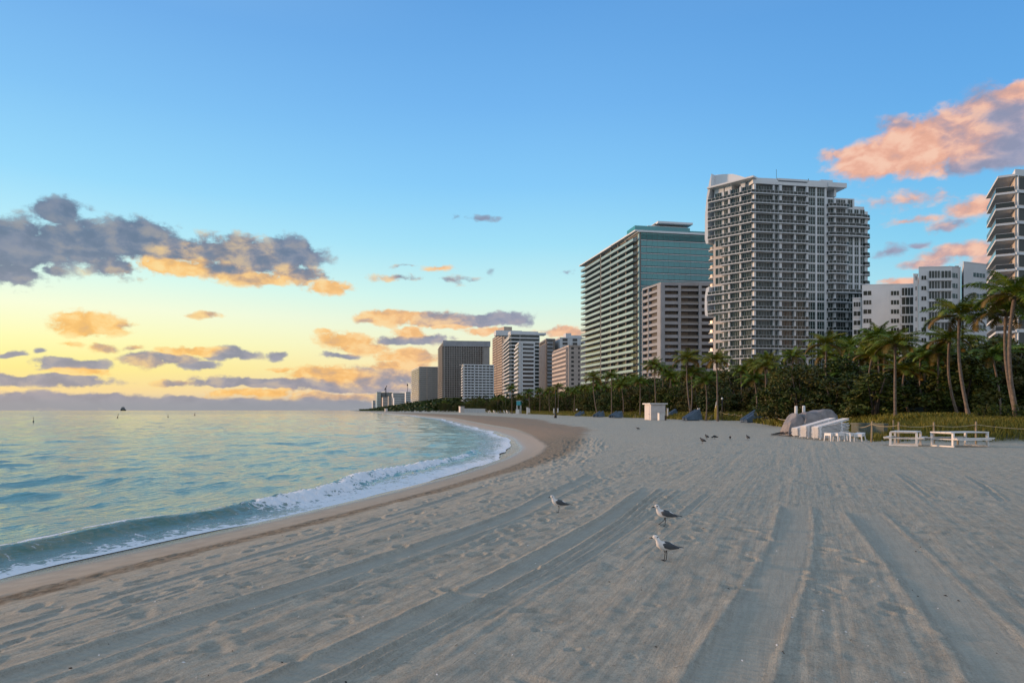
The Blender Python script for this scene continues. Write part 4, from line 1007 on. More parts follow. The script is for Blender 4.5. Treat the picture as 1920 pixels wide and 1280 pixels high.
def make_bush_tree(seed, H_=9.0, Rd=4.6, dens=1.0, low=0.08, mat=LEAF):
    r = np.random.default_rng(seed); root = empty('broadleaf_tree')
    tb = MB(); n = r.integers(3, 6)
    for i in range(n):
        a = i*2*math.pi/n+r.random(); rr = Rd*.55*r.uniform(.4, 1)
        pts = [(0.25*math.cos(a), .25*math.sin(a), -0.3), (rr*.3*math.cos(a), rr*.3*math.sin(a), H_*.25), (rr*.6*math.cos(a+.2), rr*.6*math.sin(a+.2), H_*.5), (rr*math.cos(a+.3), rr*math.sin(a+.3), H_*.8)]
        tb.tube(pts, [.20, .15, .11, .04], 7)
    tb.build('trunk', BARK, root, smooth=True)
    cl = []
    m = int(85*dens)
    while len(cl) < m:
        p = r.uniform(-1, 1, 3)
        rad = math.hypot(p[0], p[1]); top = 1-0.55*rad**2-0.3*r.random()**2*rad
        z = (p[2]+1)/2
        if rad > 1 or z > top: continue
        if rad < .5 and z < .55 and r.random() < .8: continue
        lob = 0.82+0.3*math.sin(3*math.atan2(p[1], p[0])+seed)*rad
        cl.append((p[0]*Rd*lob, p[1]*Rd*lob, H_*(low+(1-low)*z*.97)))
    cl = np.array(cl); P = []
    for c in cl:
        k = int(62*r.uniform(.6, 1.3)); q = r.normal(size=(k,3)); q /= np.linalg.norm(q, axis=1)[:, None]
        sz = r.uniform(.55, 1.15)*H_/9; P.append(c+q*np.array([1, 1, .7])*sz*(0.55+.5*r.random((k,1))))
    V, Q = leafquads(np.concatenate(P), 0.21*H_/9+.03, r)
    link('crown', npmesh('crown', V, Q, mat, smooth=False), root)
    return root
def frond(mb, o, az_, el0, length, droop, r, mi=0, nl=42, lw=0.026, ll=0.80):
    """one feather frond: an arching rib and two rows of hanging leaflets"""
    pts = []; p = Vector(o); el = el0; st = length/12
    for i in range(13):
        pts.append(p.copy()); d = Vector((math.cos(az_)*math.cos(el), math.sin(az_)*math.cos(el), math.sin(el)))
        p = p+d*st; el -= droop/12*(0.6+i/9)
    for i in range(12):
        a, b = pts[i], pts[i+1]; s = Vector((-math.sin(az_), math.cos(az_), 0))*(0.035*(1-i/13)+.008)
        base = len(mb.v); mb.v += [tuple(a-s), tuple(a+s), tuple(b+s*.9), tuple(b-s*.9)]; mb.f.append((base, base+1, base+2, base+3)); mb.mi.append(mi)
    side = Vector((-math.sin(az_), math.cos(az_), 0))
    for j in range(nl):
        f = 0.12+0.87*j/nl; x = f*12; i = min(int(x), 11); q = pts[i].lerp(pts[i+1], x-i); d = (pts[i+1]-pts[i]).normalized()
        L = ll*length/2.6*math.sin(math.pi*min(1, f*.86+.12))**.7*r.uniform(.8, 1.1)
        for sg in (-1, 1):
            v = (side*sg*0.75+d*0.55+Vector((0, 0, r.uniform(-.35, .05)))).normalized()
            t1 = q+v*L*.5; t2 = t1+(v+Vector((0, 0, -.75))).normalized()*L*.5; w = d*lw*length/2.6
            base = len(mb.v); mb.v += [tuple(q-w), tuple(q+w), tuple(t1+w), tuple(t1-w), tuple(t2)]
            mb.f += [(base, base+1, base+2, base+3), (base+3, base+2, base+4)]; mb.mi += [mi, mi]
def make_palm(seed, H_=9.0, lean=0.8, nf=20, fl=2.7, side=1, yellow=4):
    r = np.random.default_rng(seed); root = empty('palm_tree'); mb = MB(); pts = []; rad = []
    for i in range(13):
        f = i/12; pts.append((side*lean*math.sin(f*1.75)*.98, .25*math.sin(f*3+seed), -0.3+(H_+.3)*f)); rad.append((.125 if i > 1 else .20-.02*i)*(1-.35*f)+(.03 if i > 10 else 0))
    mb.tube(pts, rad, 9); mb.build('trunk', TRUNK, root, smooth=True)
    o = pts[-1]; cb = MB()
    for i in range(nf):
        a = i*2.39996+r.uniform(-.2, .2); f = i/nf
        el = 1.25-1.35*f+r.uniform(-.12, .12); L = fl*(.8+.3*math.sin(math.pi*f))*r.uniform(.9, 1.1)
        frond(cb, o, a, el, L, 0.85+.75*f+r.uniform(-.2, .3), r, 1 if i >= nf-yellow else 0)
    cb.build('crown', [FROND, FROND2], root)
    nb = MB()
    for i in range(7):
        a = r.random()*6.28; c = Vector(o)+Vector((.2*math.cos(a), .2*math.sin(a), -.18-.1*r.random()))
        nb.tube([c+Vector((0,0,.12)), c+Vector((0,0,.05)), c-Vector((0,0,.08)), c-Vector((0,0,.12))], [.02,.1,.1,.02], 7)
    nb.build('coconut', pm('coconut_husk', (0.10,0.09,0.03), .7), root, smooth=True).hide_render = False
    return root
HIDE = Vector((0, 0, 0))
PALMS = [make_palm(11, 9.0, .75, 22, 2.9, 1), make_palm(12, 9.0, -.9, 20, 2.7, 1), make_palm(13, 9.0, .25, 24, 2.6, 1), make_palm(14, 9.0, -1.7, 20, 2.8, 1)]
USED = [False]*4
def place(protos, used, i, loc, rz, sc, label, cat, group):
    if not used[i]: o = protos[i]; used[i] = True
    else: o = copy_tree(protos[i])
    o.location = loc; o.rotation_euler = (0, 0, rz); o.scale = sc if hasattr(sc, '__len__') else (sc, sc, sc)
    tag(o, label, cat, group); return o
# palms one can tell apart: base px, crown px, crown row, distance, variant, label
PL = [(1818,1806,592,52,1,'tallest right hand palm, pale trunk rising before the blue shaded wall'),
 (1805,1781,640,57,3,'palm with a trunk leaning left beside the tallest right hand palm'),
 (1764,1757,662,60,2,'slim straight palm left of the leaning palm, crown before the white block'),
 (1752,1751,690,66,0,'thin low palm stem between two slim palms behind the grass mound'),
 (1738,1731,668,62,1,'palm with an orange tinged crown in front of the white block windows'),
 (1714,1700,700,61,3,'short leaning palm under the orange tinged palms on the grass mound'),
 (1680,1677,645,55,2,'palm with hanging yellow fronds at the left end of the right hand palm row'),
 (1919,1903,560,47,3,'big palm cut by the right edge of the view, heavy drooping yellow fronds'),
 (1906,1893,585,50,1,'palm standing just left of the palm at the right edge, trunks side by side'),
 (1872,1862,668,62,0,'dark palm in the gap between the tallest palm and the edge pair'),
 (1562,1553,646,80,1,'lone pale trunk palm before the white tower base, right of the covered pile'),
 (1439,1434,688,100,2,'palm before the lower left floors of the white tower'),
 (1346,1343,676,112,2,'tall palm with a pale lit trunk before the left edge of the white tower'),
 (1322,1323,716,116,0,'shorter palm right of the twin trunk palm near the upright boards'),
 (1297,1290,674,126,1,'bushy headed palm in front of the grey beige block'),
 (1293,1296,700,128,0,'second stem close against the bushy headed palm'),
 (1230,1226,686,160,2,'spiky palm over the white hut, at the left foot of the beige block'),
 (1200,1200,716,158,2,'round headed palm left of the white hut'),
 (1168,1165,724,178,0,'small palm above the third blue lounger stack'),
 (1147,1146,706,182,2,'slender palm at the foot of the teal block, behind the second blue stack'),
 (1121,1113,708,186,1,'palm with a bright yellow green head at the left foot of the teal block'),
 (1417,1415,712,104,0,'low palm left of the pale stem before the white tower'),
 (1012,1012,733,330,2,'palm right of the turquoise lifeguard post'), (992,991,736,335,0,'rusty headed palm just behind the turquoise lifeguard post'),
 (960,959,728,350,2,'feathery palm under the white wrap round tower'), (1031,1031,732,300,1,'rusty orange palm under the narrow brown tower'),
 (1046,1045,727,290,0,'green palm beside the thin dark pole'), (1076,1077,736,240,2,'dark palm at the foot of the slim pink block'),
 (1592,1590,700,76,0,'dark low palm before the left corner of the white block'), (1640,1637,672,70,3,'dark palm in front of the white block, left of the yellow fronded palm')]
for (bx, cxp, cy, d, v, lab) in PL:
    x, y = P2(bx, d); z = float(ground_z(np.array([x]), np.array([y]))[0]); h = PZ(cy, d)-z; s = h/9.0
    s2 = max(.8, min(1.25, s**.5)); o = place(PALMS, USED, v, (x, y, z), 0, (s2*1.15, s2*1.15, s), lab, 'palm tree', 'palms along the beach')
    o.rotation_euler = (0, 0, random.uniform(-.25, .25))
    dx = (cxp-bx)/F0*d; cr0 = {0:.75, 1:-.9, 2:.25, 3:-1.7}[v]*s2
    o.rotation_euler = (0, math.atan((dx-cr0)/h), random.uniform(-.2, .2))
GRP = [(620, 'palm among the dark trees at the foot of the far towers', 'small palms at the foot of the far towers'), (250, 'palm among the dark trees below the white wrap round tower', 'palms below the wrap round tower'), (0, 'palm half hidden in the dark tree belt behind the blue lounger stacks', 'palms in the tree belt')]
def belt_x(y): return float(np.interp(y, _vy, _vx))
ZN = [(735,'below the far cluster'),(790,'below the orange glowing tower'),(865,'below the dark ribbed tower'),(930,'below the low white far block'),(1012,'below the wrap round tower'),(1060,'below the narrow brown tower'),(1100,'below the slim pink block'),
      (1150,'below the left end of the teal block'),(1205,'below the teal block balconies'),(1255,'below the left half of the beige block'),(1325,'below the right half of the beige block'),(1375,'below the left edge of the tall white tower'),(1440,'below the left half of the tall white tower'),
      (1510,'below the middle of the tall white tower'),(1600,'below the right half of the tall white tower'),(1680,'below the left part of the white block'),(1740,'below the middle of the white block'),(1800,'left of the tallest right hand palm'),(1870,'right of the tallest right hand palm'),(1925,'under the palms at the right edge'),(99999,'beyond the right edge palms')]
def zone(px): return [z for q, z in ZN if px < q][0]
yy_ = 70.0
while yy_ < 900:
    for k in range(1 if yy_ < 200 else 2):
        y = yy_*random.uniform(.97, 1.05); x = belt_x(y)+random.uniform(7, 20)+(yy_*.015)
        g = zone(CX+F0*x/y); s = random.uniform(.75, 1.12)
        z = float(ground_z(np.array([x]), np.array([y]))[0])
        place(PALMS, USED, random.choice([0, 1, 2]), (x, y, z), random.uniform(0, 6.28), (s**.5, s**.5, s), 'small belt palm '+g, 'palm tree', 'small palms '+g)
    yy_ += max(5, yy_*.045)
TREES = [make_bush_tree(21, 9, 4.8, 1.15, .06, LEAF), make_bush_tree(22, 9, 5.4, 1.2, .05, LEAF2), make_bush_tree(23, 9, 4.2, 1.0, .10, LEAF), make_bush_tree(24, 9, 5.0, 1.1, .04, LEAF2), make_bush_tree(25, 9, 4.4, 1.0, .05, LEAF)]
UT = [False]*5
_tp = [690,700,750,800,850,900,1000,1100,1200,1300,1400,1500,1600,1700,1800,1920,2300]
_tt = [766.5,765,757,749,743,739,731,711,690,682,680,678,656,642,636,624,610]
def tree_at(x, y, frac):
    if y < 69 and x > 27: y += 13; x += 1.5            # the right hand palms stand clear in front of the trees
    px = CX+F0*x/y; top = float(np.interp(px, _tp, _tt)); z = float(ground_z(np.array([x]), np.array([y]))[0])
    h = (PZ(top, y)-z)*frac
    h = max(3.0, min(h, 15.0)); zn = zone(px); rw = ('low front','taller middle','tall rear')[0 if frac < .73 else (1 if frac < .98 else 2)]; i = random.randrange(5); w = h/9*random.uniform(.85, 1.15)
    w = max(w, .75)
    place(TREES, UT, i, (x, y, z), random.uniform(0, 6.28), (w, w, h/9), rw+' belt tree '+zn, 'tree', rw+' trees '+zn)
for row, (o0, o1, fr) in enumerate(((6, 10, .68), (13, 19, .92), (26, 36, 1.0))):
    y = 47.0
    while y < 880:
        x = belt_x(y)+random.uniform(o0, o1)*(1+y/500); tree_at(x, y+random.uniform(-1, 1), fr*random.uniform(.82, 1.06))
        y += max(4.6, y*.036)*(1 if row else .85)
for x in np.arange(30, 100, 5.2):                    # belt continues to the right, in front of the white blocks
    tree_at(x+random.uniform(-1, 1), 58+random.uniform(-2, 3)+(x-30)*.05, random.uniform(.5, .72)); tree_at(x+random.uniform(-1, 1), 76+random.uniform(-2, 3), random.uniform(.8, 1.0)) if x < 75 else None; tree_at(x+4, 88+random.uniform(-2, 3), random.uniform(.9, 1.05))
# sea grape shrubs beside the grass mound at the right
SH = [make_bush_tree(31, 9, 9.5, .8, 0.0, LEAF)]; SU = [False]
for i, (px, d, lab) in enumerate(((1845,47.5,'low leafy shrub right of the tallest right hand palm'),(1872,47,'low leafy shrub in the middle of the shrub row under the edge palms'),(1900,46.5,'low leafy shrub beneath the pair of edge palms'),(1930,46,'low leafy shrub cut by the right edge of the view'))):
    x, y = P2(px, d); o = place(SH, SU, 0, (x, y, .8), random.uniform(0, 6), (.13, .13, .17), lab, 'shrub', 'shrubs beside the grass mound'); o.name = 'shrub'
for o in SH: o.name = 'shrub'
# far wood that reads as one mass
def far_wood():
    r = np.random.default_rng(3); P = []
    for i in range(2600):
        y = 800*(2600/800)**r.random(); x = np.interp(y, _vy, _vx)+r.uniform(2, 120)
        px = CX+F0*x/y; top = PZ(float(np.interp(px, _tp, _tt)), y)*.9
        for j in range(9): P.append((x+r.normal()*5, y+r.normal()*6, r.uniform(0, 1)*max(top, 3)))
    V, Q = leafquads(np.array(P), 2.0, r)
    tag(link('far_wood', npmesh('far_wood', V, Q, LEAF2, smooth=False)), 'dark low wood running out to the point below the far cluster', 'wood', kind='stuff')
far_wood()
# dune grass
def grass(name, n, region, hgt, wid, cols, label):
    r = np.random.default_rng(9); xs_, ys_ = region(r, n)
    zz = ground_z(xs_, ys_); n = len(xs_); a = r.random(n)*6.28; h = hgt*(.5+.8*r.random(n)); ln = r.normal(size=(n,2))*.35
    w = np.stack([np.cos(a), np.sin(a), np.zeros(n)], 1)*(wid*(.6+.8*r.random(n)))[:, None]
    B0 = np.stack([xs_, ys_, zz-.03], 1); M = B0+np.stack([ln[:, 0]*h*.35, ln[:, 1]*h*.35, h*.62], 1); T = B0+np.stack([ln[:, 0]*h, ln[:, 1]*h, h], 1)
    V = np.stack([B0-w, B0+w, M+w*.7, M-w*.7, T+w*.1, T-w*.1], 1).reshape(-1, 3)
    i = np.arange(n)[:, None]*6; Q = np.concatenate([i+np.array([[0,1,2,3]]), i+np.array([[3,2,4,5]])], 1).reshape(-1, 4)
    tag(link(name, npmesh(name, V, Q, cols, smooth=False)), label, 'grass', kind='stuff')
GRASS = leaf_mat('dune_grass', (0.10,0.100,0.012), (0.20,0.175,0.022), (0.27,0.20,0.03))
def reg_near(r, n):
    x = r.uniform(18, 62, n); y = r.uniform(34, 58, n); v = veg_in(x, y); ok = (v > -0.2+.8*r.random(n)) & (v < 15)
    return x[ok], y[ok]
def reg_far(r, n):
    y = 50*(500/50)**r.random(n); x = np.interp(y, _vy, _vx)+r.uniform(-.3, 9, n)*(1+y/300); v = veg_in(x, y); ok = v > 0
    return x[ok], y[ok]
grass('dune_grass', 90000, reg_near, .42, .022, GRASS, 'yellow green dune grass covering the low mound behind the picnic tables')
grass('dune_grass', 70000, reg_far, .60, .07, GRASS, 'strip of green grass along the foot of the tree belt')

# ------------------------------------------------------------------ beach furniture
WPAINT = pm('white_paint', (0.74,0.72,0.70), 0.5, 0.06, 3.0, col2=(0.62,0.60,0.57))
WPLAST = pm('white_plastic', (0.74,0.74,0.74), 0.35, 0.04, 2.0)
BLUEC = pm('navy_cushion', (0.022,0.055,0.11), 0.7, 0.15, 4.0); BLUEL = pm('blue_piping', (0.12,0.19,0.27), 0.6, 0.1, 3.0)
TARP = pm('grey_tarpaulin', (0.27,0.25,0.25), 0.6, 0.2, 1.6, bump=0.08, col2=(0.15,0.14,0.145)); ROPE = pm('pale_rope', (0.50,0.40,0.24), 0.9, 0.15, 20.0)
WOOD = pm('weathered_wood', (0.38,0.29,0.18), 0.85, 0.2, 8.0); TURQ = pm('turquoise_paint', (0.05,0.36,0.42), 0.5, 0.08, 2.0)
YEL = pm('yellow_gelcoat', (0.65,0.42,0.06), 0.3, 0.05, 2.0); GREYB = pm('grey_bin', (0.16,0.16,0.17), 0.6, 0.1, 2.0); GLOBE = pm('lamp_globe', (0.75,0.74,0.70), 0.4, 0.05, 2.0)
HUTW = pm('hut_siding', (0.66,0.62,0.60), 0.6, 0.06, 2.0)
def picnic_table(loc, rz, length, label):
    t = empty('picnic_table', loc, rz, label, 'picnic table', 'white picnic tables on the sand')
    W = .78; LL = length; t.scale = (1, 1, .93)
    m = MB(); [m.box(-LL/2, LL/2, -.56+i*.28+.004, -.56+(i+1)*.28-.008, .70, .75) for i in range(4)]; m.build('tabletop', WPAINT, t, bevel=.006)
    for sg in (-1, 1):
        m = MB(); y0 = sg*.72-.13; m.box(-LL/2, LL/2, y0, y0+.125, .405, .455); m.box(-LL/2, LL/2, y0+.133, y0+.26, .405, .455); m.box(-LL/2+.19, LL/2-.19, y0+.01, y0+.04, .33, .403); m.box(-LL/2+.19, LL/2-.19, y0+.22, y0+.25, .33, .403); m.build('bench', WPAINT, t, bevel=.006)
    for sg in (-1, 1):
        x = sg*(LL/2-.12); m = MB()
        m.box(x-.045, x+.045, -.62, .62, 0, .069); 
        for y in (-.55, .55): m.box(x-.045, x+.045, y-.05, y+.05, .07, .66)
        m.box(x-.048, x+.048, -.84, .84, .36, .404)
        m.box(x-.046, x+.046, -.60, .60, .66, .699); m.build('end_frame', WPAINT, t, bevel=.006)
    return t
picnic_table((*P2(1799, 33.6), 0.0), R_(19), 2.4, 'white picnic table showing a long bluish side, right hand of the two')
picnic_table((*P2(1698, 34.6), 0.0), R_(54), 1.7, 'white picnic table seen end on, left of the other picnic table')
# rope fence
def fence_post(px, d, h, label, lean=0.0, group='wooden posts of the rope fence'):
    x, y = P2(px, d); z = gz(x, y); m = MB(); m.tube([(0,0,-.2),(0,0,h*.5),(0,0,h-.02),(0,0,h)], [.05,.048,.046,.036], 9)
    o = m.build('fence_post', WOOD, None, smooth=False); o.location = (x, y, z); o.rotation_euler = (0, lean, 0); tag(o, label, 'post', group); return Vector((x, y, z+h*.86))
def rope(pts, label, sag=.12, th=.016):
    m = MB(); path = []
    for a, b in zip(pts[:-1], pts[1:]):
        for i in range(8):
            f = i/8; p = a.lerp(b, f); p.z -= sag*4*f*(1-f); path.append(p)
    path.append(pts[-1]); m.tube(path, th, 6); tag(m.build('rope', ROPE, None, smooth=True), label, 'rope')
pp = [fence_post(1634, 38.0, 1.12, 'rope fence post right of the white side tables', .03), fence_post(1685, 36.6, 1.1, 'rope fence post behind the end on picnic table'), fence_post(1751, 36.3, 1.1, 'rope fence post behind the left frame of the larger picnic table'), fence_post(1830, 35.9, 1.15, 'stout rope fence post behind the right end of the larger picnic table')]
pe = Vector((*P2(1990, 34.5), .8)); pst = Vector((*P2(1604, 41), .75))
rope([pst]+pp+[pe], 'pale rope strung along the foot of the grass mound at the right', .10)
pq = [fence_post(px, d, h, lab, ln, 'posts of the short middle rope fence') for px, d, h, lab, ln in ((1324,119,.9,'leftmost post of the short rope fence by the upright boards',0),(1334,119,.95,'post of the short rope fence just left of the upright boards',0),(1351,121,1.25,'tallest post of the short rope fence, rope peaking over it',.03),(1366,118,1.0,'post of the short rope fence midway to the twin blue stack',0),(1377,116,1.05,'thick post of the short rope fence nearer the twin blue stack',0),(1391,113,1.0,'last post of the short rope fence against the twin blue stack',0))]
rope(pq, 'yellowish rope of the short fence by the upright boards', .18, .03)
fence_post(1455, 82, .9, 'stubby post beside the dark driftwood left of the covered pile'); fence_post(1191, 150, 1.0, 'single small post on the sand left of the white hut')
rope([Vector((*P2(1455, 82), .9)), Vector((*P2(1476, 60), .9))], 'pale rope running to the left end of the covered pile', .1, .03)
fence_post(1675, 42, .9, 'rounded pale post in the grass above the end on picnic table', 0, 'short posts in the dune grass'); fence_post(1796, 35.2, .35, 'short pale stub under the larger picnic table', 0, 'short posts in the dune grass')
# white plastic side tables
def side_table(px, d, rz, tilt, label):
    t = empty('side_table', (*P2(px, d), .0), rz, label, 'side table', 'white plastic side tables')
    m = MB(); m.box(-.23, .23, -.23, .23, .44, .47); m.box(-.215, .215, -.215, .215, .30, .44); m.build('top', WPLAST, t, bevel=.015)
    for a in (-1, 1):
        for b_ in (-1, 1):
            m = MB(); m.tube([(a*.185, b_*.185, .31), (a*.215, b_*.215, 0.0)], [.038, .026], 7); m.build('leg', WPLAST, t)
    t.rotation_euler = (0, tilt, rz); return t
for a in ((1556.5,39.3,.5,0,'white side table at the left end of the row, beside the lounger pile'),(1573,39.0,.2,0,'second white side table from the left in the row'),(1583,40.2,.9,0,'white side table pushed back between the two middle tables'),(1594.5,38.8,.35,0,'broad looking white side table right of the middle of the row'),(1612.5,38.6,.7,-.16,'white side table tilted to one side at the right end of the row')): side_table(*a)
# white loungers stacked and fanned
def make_lounger(name, mats, L_=1.95, W=.66, slats=True):
    t = empty(name); m = MB()
    for y in (-W/2, W/2-.05): m.box(0, L_, y, y+.05, 0, .032)
    m.box(0, .05, -W/2+.05, W/2-.05, 0, .032); m.box(L_-.05, L_, -W/2+.05, W/2-.05, 0, .032); m.build('frame', mats[0], t)
    m = MB()
    n = 14
    for i in range(n): m.box(.09+i*(L_-.2)/n, .09+(i+.72)*(L_-.2)/n, -W/2+.051, W/2-.051, .012, .028)
    m.build('slats', mats[1], t)
    for x in (.12, L_-.5):
        for y in (-W/2+.0, W/2-.05):
            m = MB(); m.box(x, x+.07, y+.004, y+.046, -.10, -.001); m.build('leg', mats[0], t)
    return t
LG = make_lounger('sun_lounger', (WPLAST, WPLAST)); first = [True]
nth = ['lowest','second from the bottom','third from the bottom','fourth from the bottom','fifth from the bottom','sixth from the bottom','seventh from the bottom','eighth from the bottom','ninth from the bottom','tenth from the bottom','topmost but one','topmost']
for st, (px, d, rz, n, where) in enumerate(((1528, 40.8, R_(8), 12, 'in the front fanned pile'), (1506, 42.6, R_(8), 12, 'in the rear fanned pile'), (1490, 44.4, R_(10), 9, 'in the low leftmost pile'))):
    for k in range(n):
        o = LG if first[0] else copy_tree(LG); first[0] = False
        o.location = (*P2(px+random.uniform(-1, 1), d), 0.13+k*.055); o.rotation_euler = (0, -R_(1+k*.95+(3 if k >= n-2 else 0)), rz+random.gauss(0, .02))
        tag(o, 'white plastic lounger, '+nth[k if k < n-2 else k-n+12]+' '+where, 'sun lounger', 'stacked white sun loungers')
# tarpaulin covered pile
def covered_pile():
    t = empty('covered_pile', (*P2(1518, 47.5), 0), 0, 'tall pile wrapped in a grey tarpaulin behind the stacked white loungers', 'covered pile')
    def drape(x0, x1, y0, y1, h, prof, name, sd_):
        nu, nv = 46, 26; V = []; F_ = []
        r = np.random.default_rng(sd_)
        for j in range(nv):
            for i in range(nu):
                u = i/(nu-1); v = j/(nv-1)
                a = u*2-1; c = v*2-1; X = x0+(x1-x0)*u; Y = y0+(y1-y0)*v
                e = max(abs(a)**7, abs(c)**7); hh = h*prof(u)
                Z = hh*(1-e**1.5)+.05*math.sin(11*u+4*v)+.10*float(vnoise(np.array(X*2.2+sd_), np.array(Y*2.2), sd_))
                if e > .25: X += a*.12*e+.07*math.sin(Y*11+Z*3); Y += c*.14*e*(1+.9*math.sin(X*10+Z*2))
                V.append((X, Y, max(Z, 0.0)))
        for j in range(nv-1):
            for i in range(nu-1):
                k = j*nu+i; F_.append((k, k+1, k+nu+1, k+nu))
        m = MB(); m.v = V; m.f = F_; m.mi = [0]*len(F_); return m.build(name, TARP, t, smooth=True)
    drape(-.75, 1.55, -.9, .9, 1.62, lambda u: 1.0-.06*math.sin(u*5)+.05*u, 'cover', 3)
    drape(-1.65, -.72, -.8, .7, 1.42, lambda u: .55+.45*min(1, u*1.8), 'cover', 5)
covered_pile()
for px, d, h, lab in ((1492.5,49.2,2.0,'left of two white upright tubes rising behind the covered pile'),(1507,49.2,2.02,'right of two white upright tubes rising behind the covered pile')):
    m = MB(); m.tube([(0,0,0),(0,0,h-.05),(0,0,h)], [.10,.10,.08], 14); o = m.build('upright_tube', WPLAST, None, smooth=False); o.location = (*P2(px, d), 0); tag(o, lab, 'tube', 'white upright tubes')
m = MB()
for i in range(16):
    a = random.uniform(-.35, .35); x = random.uniform(-.6, .7); y = random.uniform(-.7, .7); z = random.uniform(.05, .55); m.bar((x-.5, y, z*.6), (x+.5, y+random.uniform(-.6,.6), z), .045)
o = m.build('folded_frames', DARKF, None); o.location = (*P2(1467, 47), 0); o.scale = (.7, .7, .7); tag(o, 'heap of dark folded frames at the left foot of the covered pile', 'folded frames')
# driftwood stump
m = MB(); rr = random.Random(4)
for i in range(9): a = rr.uniform(0, 3.14); m.tube([(0,0,.1),(math.cos(a)*.7, rr.uniform(-.4,.4), .35+rr.random()*.6),(math.cos(a)*1.3, rr.uniform(-.6,.6), .2+rr.random()*.9)], [.2,.12,.03], 6)
m.tube([(-1.2,0,.12),(0,0,.25),(1.4,.2,.1)], [.12,.26,.1], 8)
o = m.build('driftwood_stump', BARK, None, smooth=True); o.location = (*P2(1449, 86), 0); tag(o, 'dark tangled driftwood stump between the twin blue stack and the covered pile', 'driftwood')
# blue lounger stacks: each lounger raised a little more than the one below
def blue_lounger():
    t = empty('sun_lounger'); m = MB(); m.box(0, 2.1, -.34, .34, .03, .13); m.build('cushion', BLUEC, t)
    m = MB(); m.box(0, 2.12, -.37, -.341, 0, .11); m.box(0, 2.12, .341, .37, 0, .11); m.box(0, 2.1, -.34, .34, 0, .03); m.build('frame', BLUEL, t); return t
BL = blue_lounger(); firstb = [True]
sp = [(1078,206,1,'leftmost'),(1083,204,1,'leftmost'),(1112,181,1,'second'),(1118,179,1,'second'),(1142,163,1,'third'),(1147,161,1,'third'),(1151,159,1,'third'),(1245,144,1.35,'fourth, beside the white hut,'),(1281,119,1.25,'fifth'),(1286,117,1.25,'fifth'),(1391,99,1.28,'rightmost'),(1398,97,1.28,'rightmost')]
for i, (px, d, sc, w) in enumerate(sp):
    n = 8
    for k in range(n):
        o = BL if firstb[0] else copy_tree(BL); firstb[0] = False
        o.location = (*P2(px, d), .10+k*.035); o.rotation_euler = (0, -R_(1+k*4.4), R_(6)); o.scale = (sc, sc, sc)
        ww = w.split(',')[0]; sub = '' if ww in ('fourth',) else ' '+('left','middle','right')[min(2, sum(1 for q in sp[:i] if q[3] == w))]+' half,'
        tag(o, 'navy blue lounger,%s %s blue wedge stack, %s' % (sub, ww, nth[k].split(' from')[0]), 'sun lounger', 'blue loungers of the %s stack' % ww)
    x, y = P2(px, d)
    f = MB(); f.bar((1.55*sc, -.3*sc, 0), (1.7*sc, -.3*sc, 1.0*sc), .06); f.bar((1.55*sc, .3*sc, 0), (1.7*sc, .3*sc, 1.0*sc), .06)
    f.box(.0, 1.75*sc, -.36*sc, -.30*sc, 0, .09); f.box(.0, 1.75*sc, .30*sc, .36*sc, 0, .09)
    o = f.build('stack_trolley', DARKF, None); o.location = (x, y, 0); o.rotation_euler = (0, 0, R_(6)); tag(o, 'dark trolley frame under the%s %s blue wedge stack' % (sub, ww), 'trolley', 'trolleys under the blue stacks')
# white hut
def hut(px0, px1, d, top, label, name='beach_hut', door=True, rz=.26):
    w = (px1-px0)/F0*d; h = PZ(top, d); wx = w*.74; c = P2((px0+px1)/2, d)
    t = empty(name, (*c, 0), rz, label, 'beach hut'); D = wx*.9
    m = MB(); m.box(-wx/2, wx/2, -D/2, D/2, 0, h-.22); m.build('wall', HUTW, t, bevel=.02)
    m = MB(); m.box(-wx/2-.3, wx/2+.3, -D/2-.3, D/2+.3, h-.22, h); m.build('roof', WPAINT, t, bevel=.02)
    if door:
        m = MB(); m.box(-wx/2+.15, wx/2-.15, -D/2-.05, -D/2-.004, .12, h*.42); m.build('shutter', HUTW, t, bevel=.01); m = MB(); m.box(-wx/2+.1, wx/2-.1, -D/2-.09, -D/2-.004, h*.42+.02, h*.42+.12); m.build('counter', WPAINT, t)
        m = MB(); m.box(-wx/2+.15, wx/2-.15, -D/2-.04, -D/2-.004, h*.42+.2, h-.4); m.build('shutter', HUTW, t, bevel=.01)
        m = MB(); m.box(-wx/2-.05, -wx/2-.004, -D/2+.4, D/2-.5, .1, h-.5); dd = m.build('door', HUTW, t, bevel=.01)
        m = MB(); m.box(-wx/2-.1, -wx/2-.052, -D/2+.55, -D/2+.68, h*.32, h*.36); m.build('handle', DARKF, dd)
    return t
hut(1208, 1248, 126, 755.5, 'white flat roofed hut on the sand, pink lit on its left side')
m = MB(); m.box(-.5, .5, -.35, .35, 0, 1.18); m.box(-.55, .55, -.4, .4, 1.18, 1.25); o = m.build('service_box', WPAINT, None, bevel=.02); o.location = (*P2(1239.5, 121.5), 0); o.rotation_euler = (0,0,.26); tag(o, 'waist high white box at the right front corner of the white hut', 'box')
m = MB(); m.tube([(0,0,0),(0,0,.75),(0,0,.8)], [.3,.34,.34], 12); o = m.build('waste_bin', pm('brown_bin', (.12,.08,.05), .7), None); o.location = (*P2(1246.5, 122.5), 0); tag(o, 'small brown bin between the white box and the blue stack', 'bin')
hut(860, 871, 560, 761.5, 'tiny white hut far along the beach at the left end of the cabana row', rz=.5)
hut(721, 727, 900, 765.5, 'tiny pale hut near the far end of the beach', rz=.5, door=False)
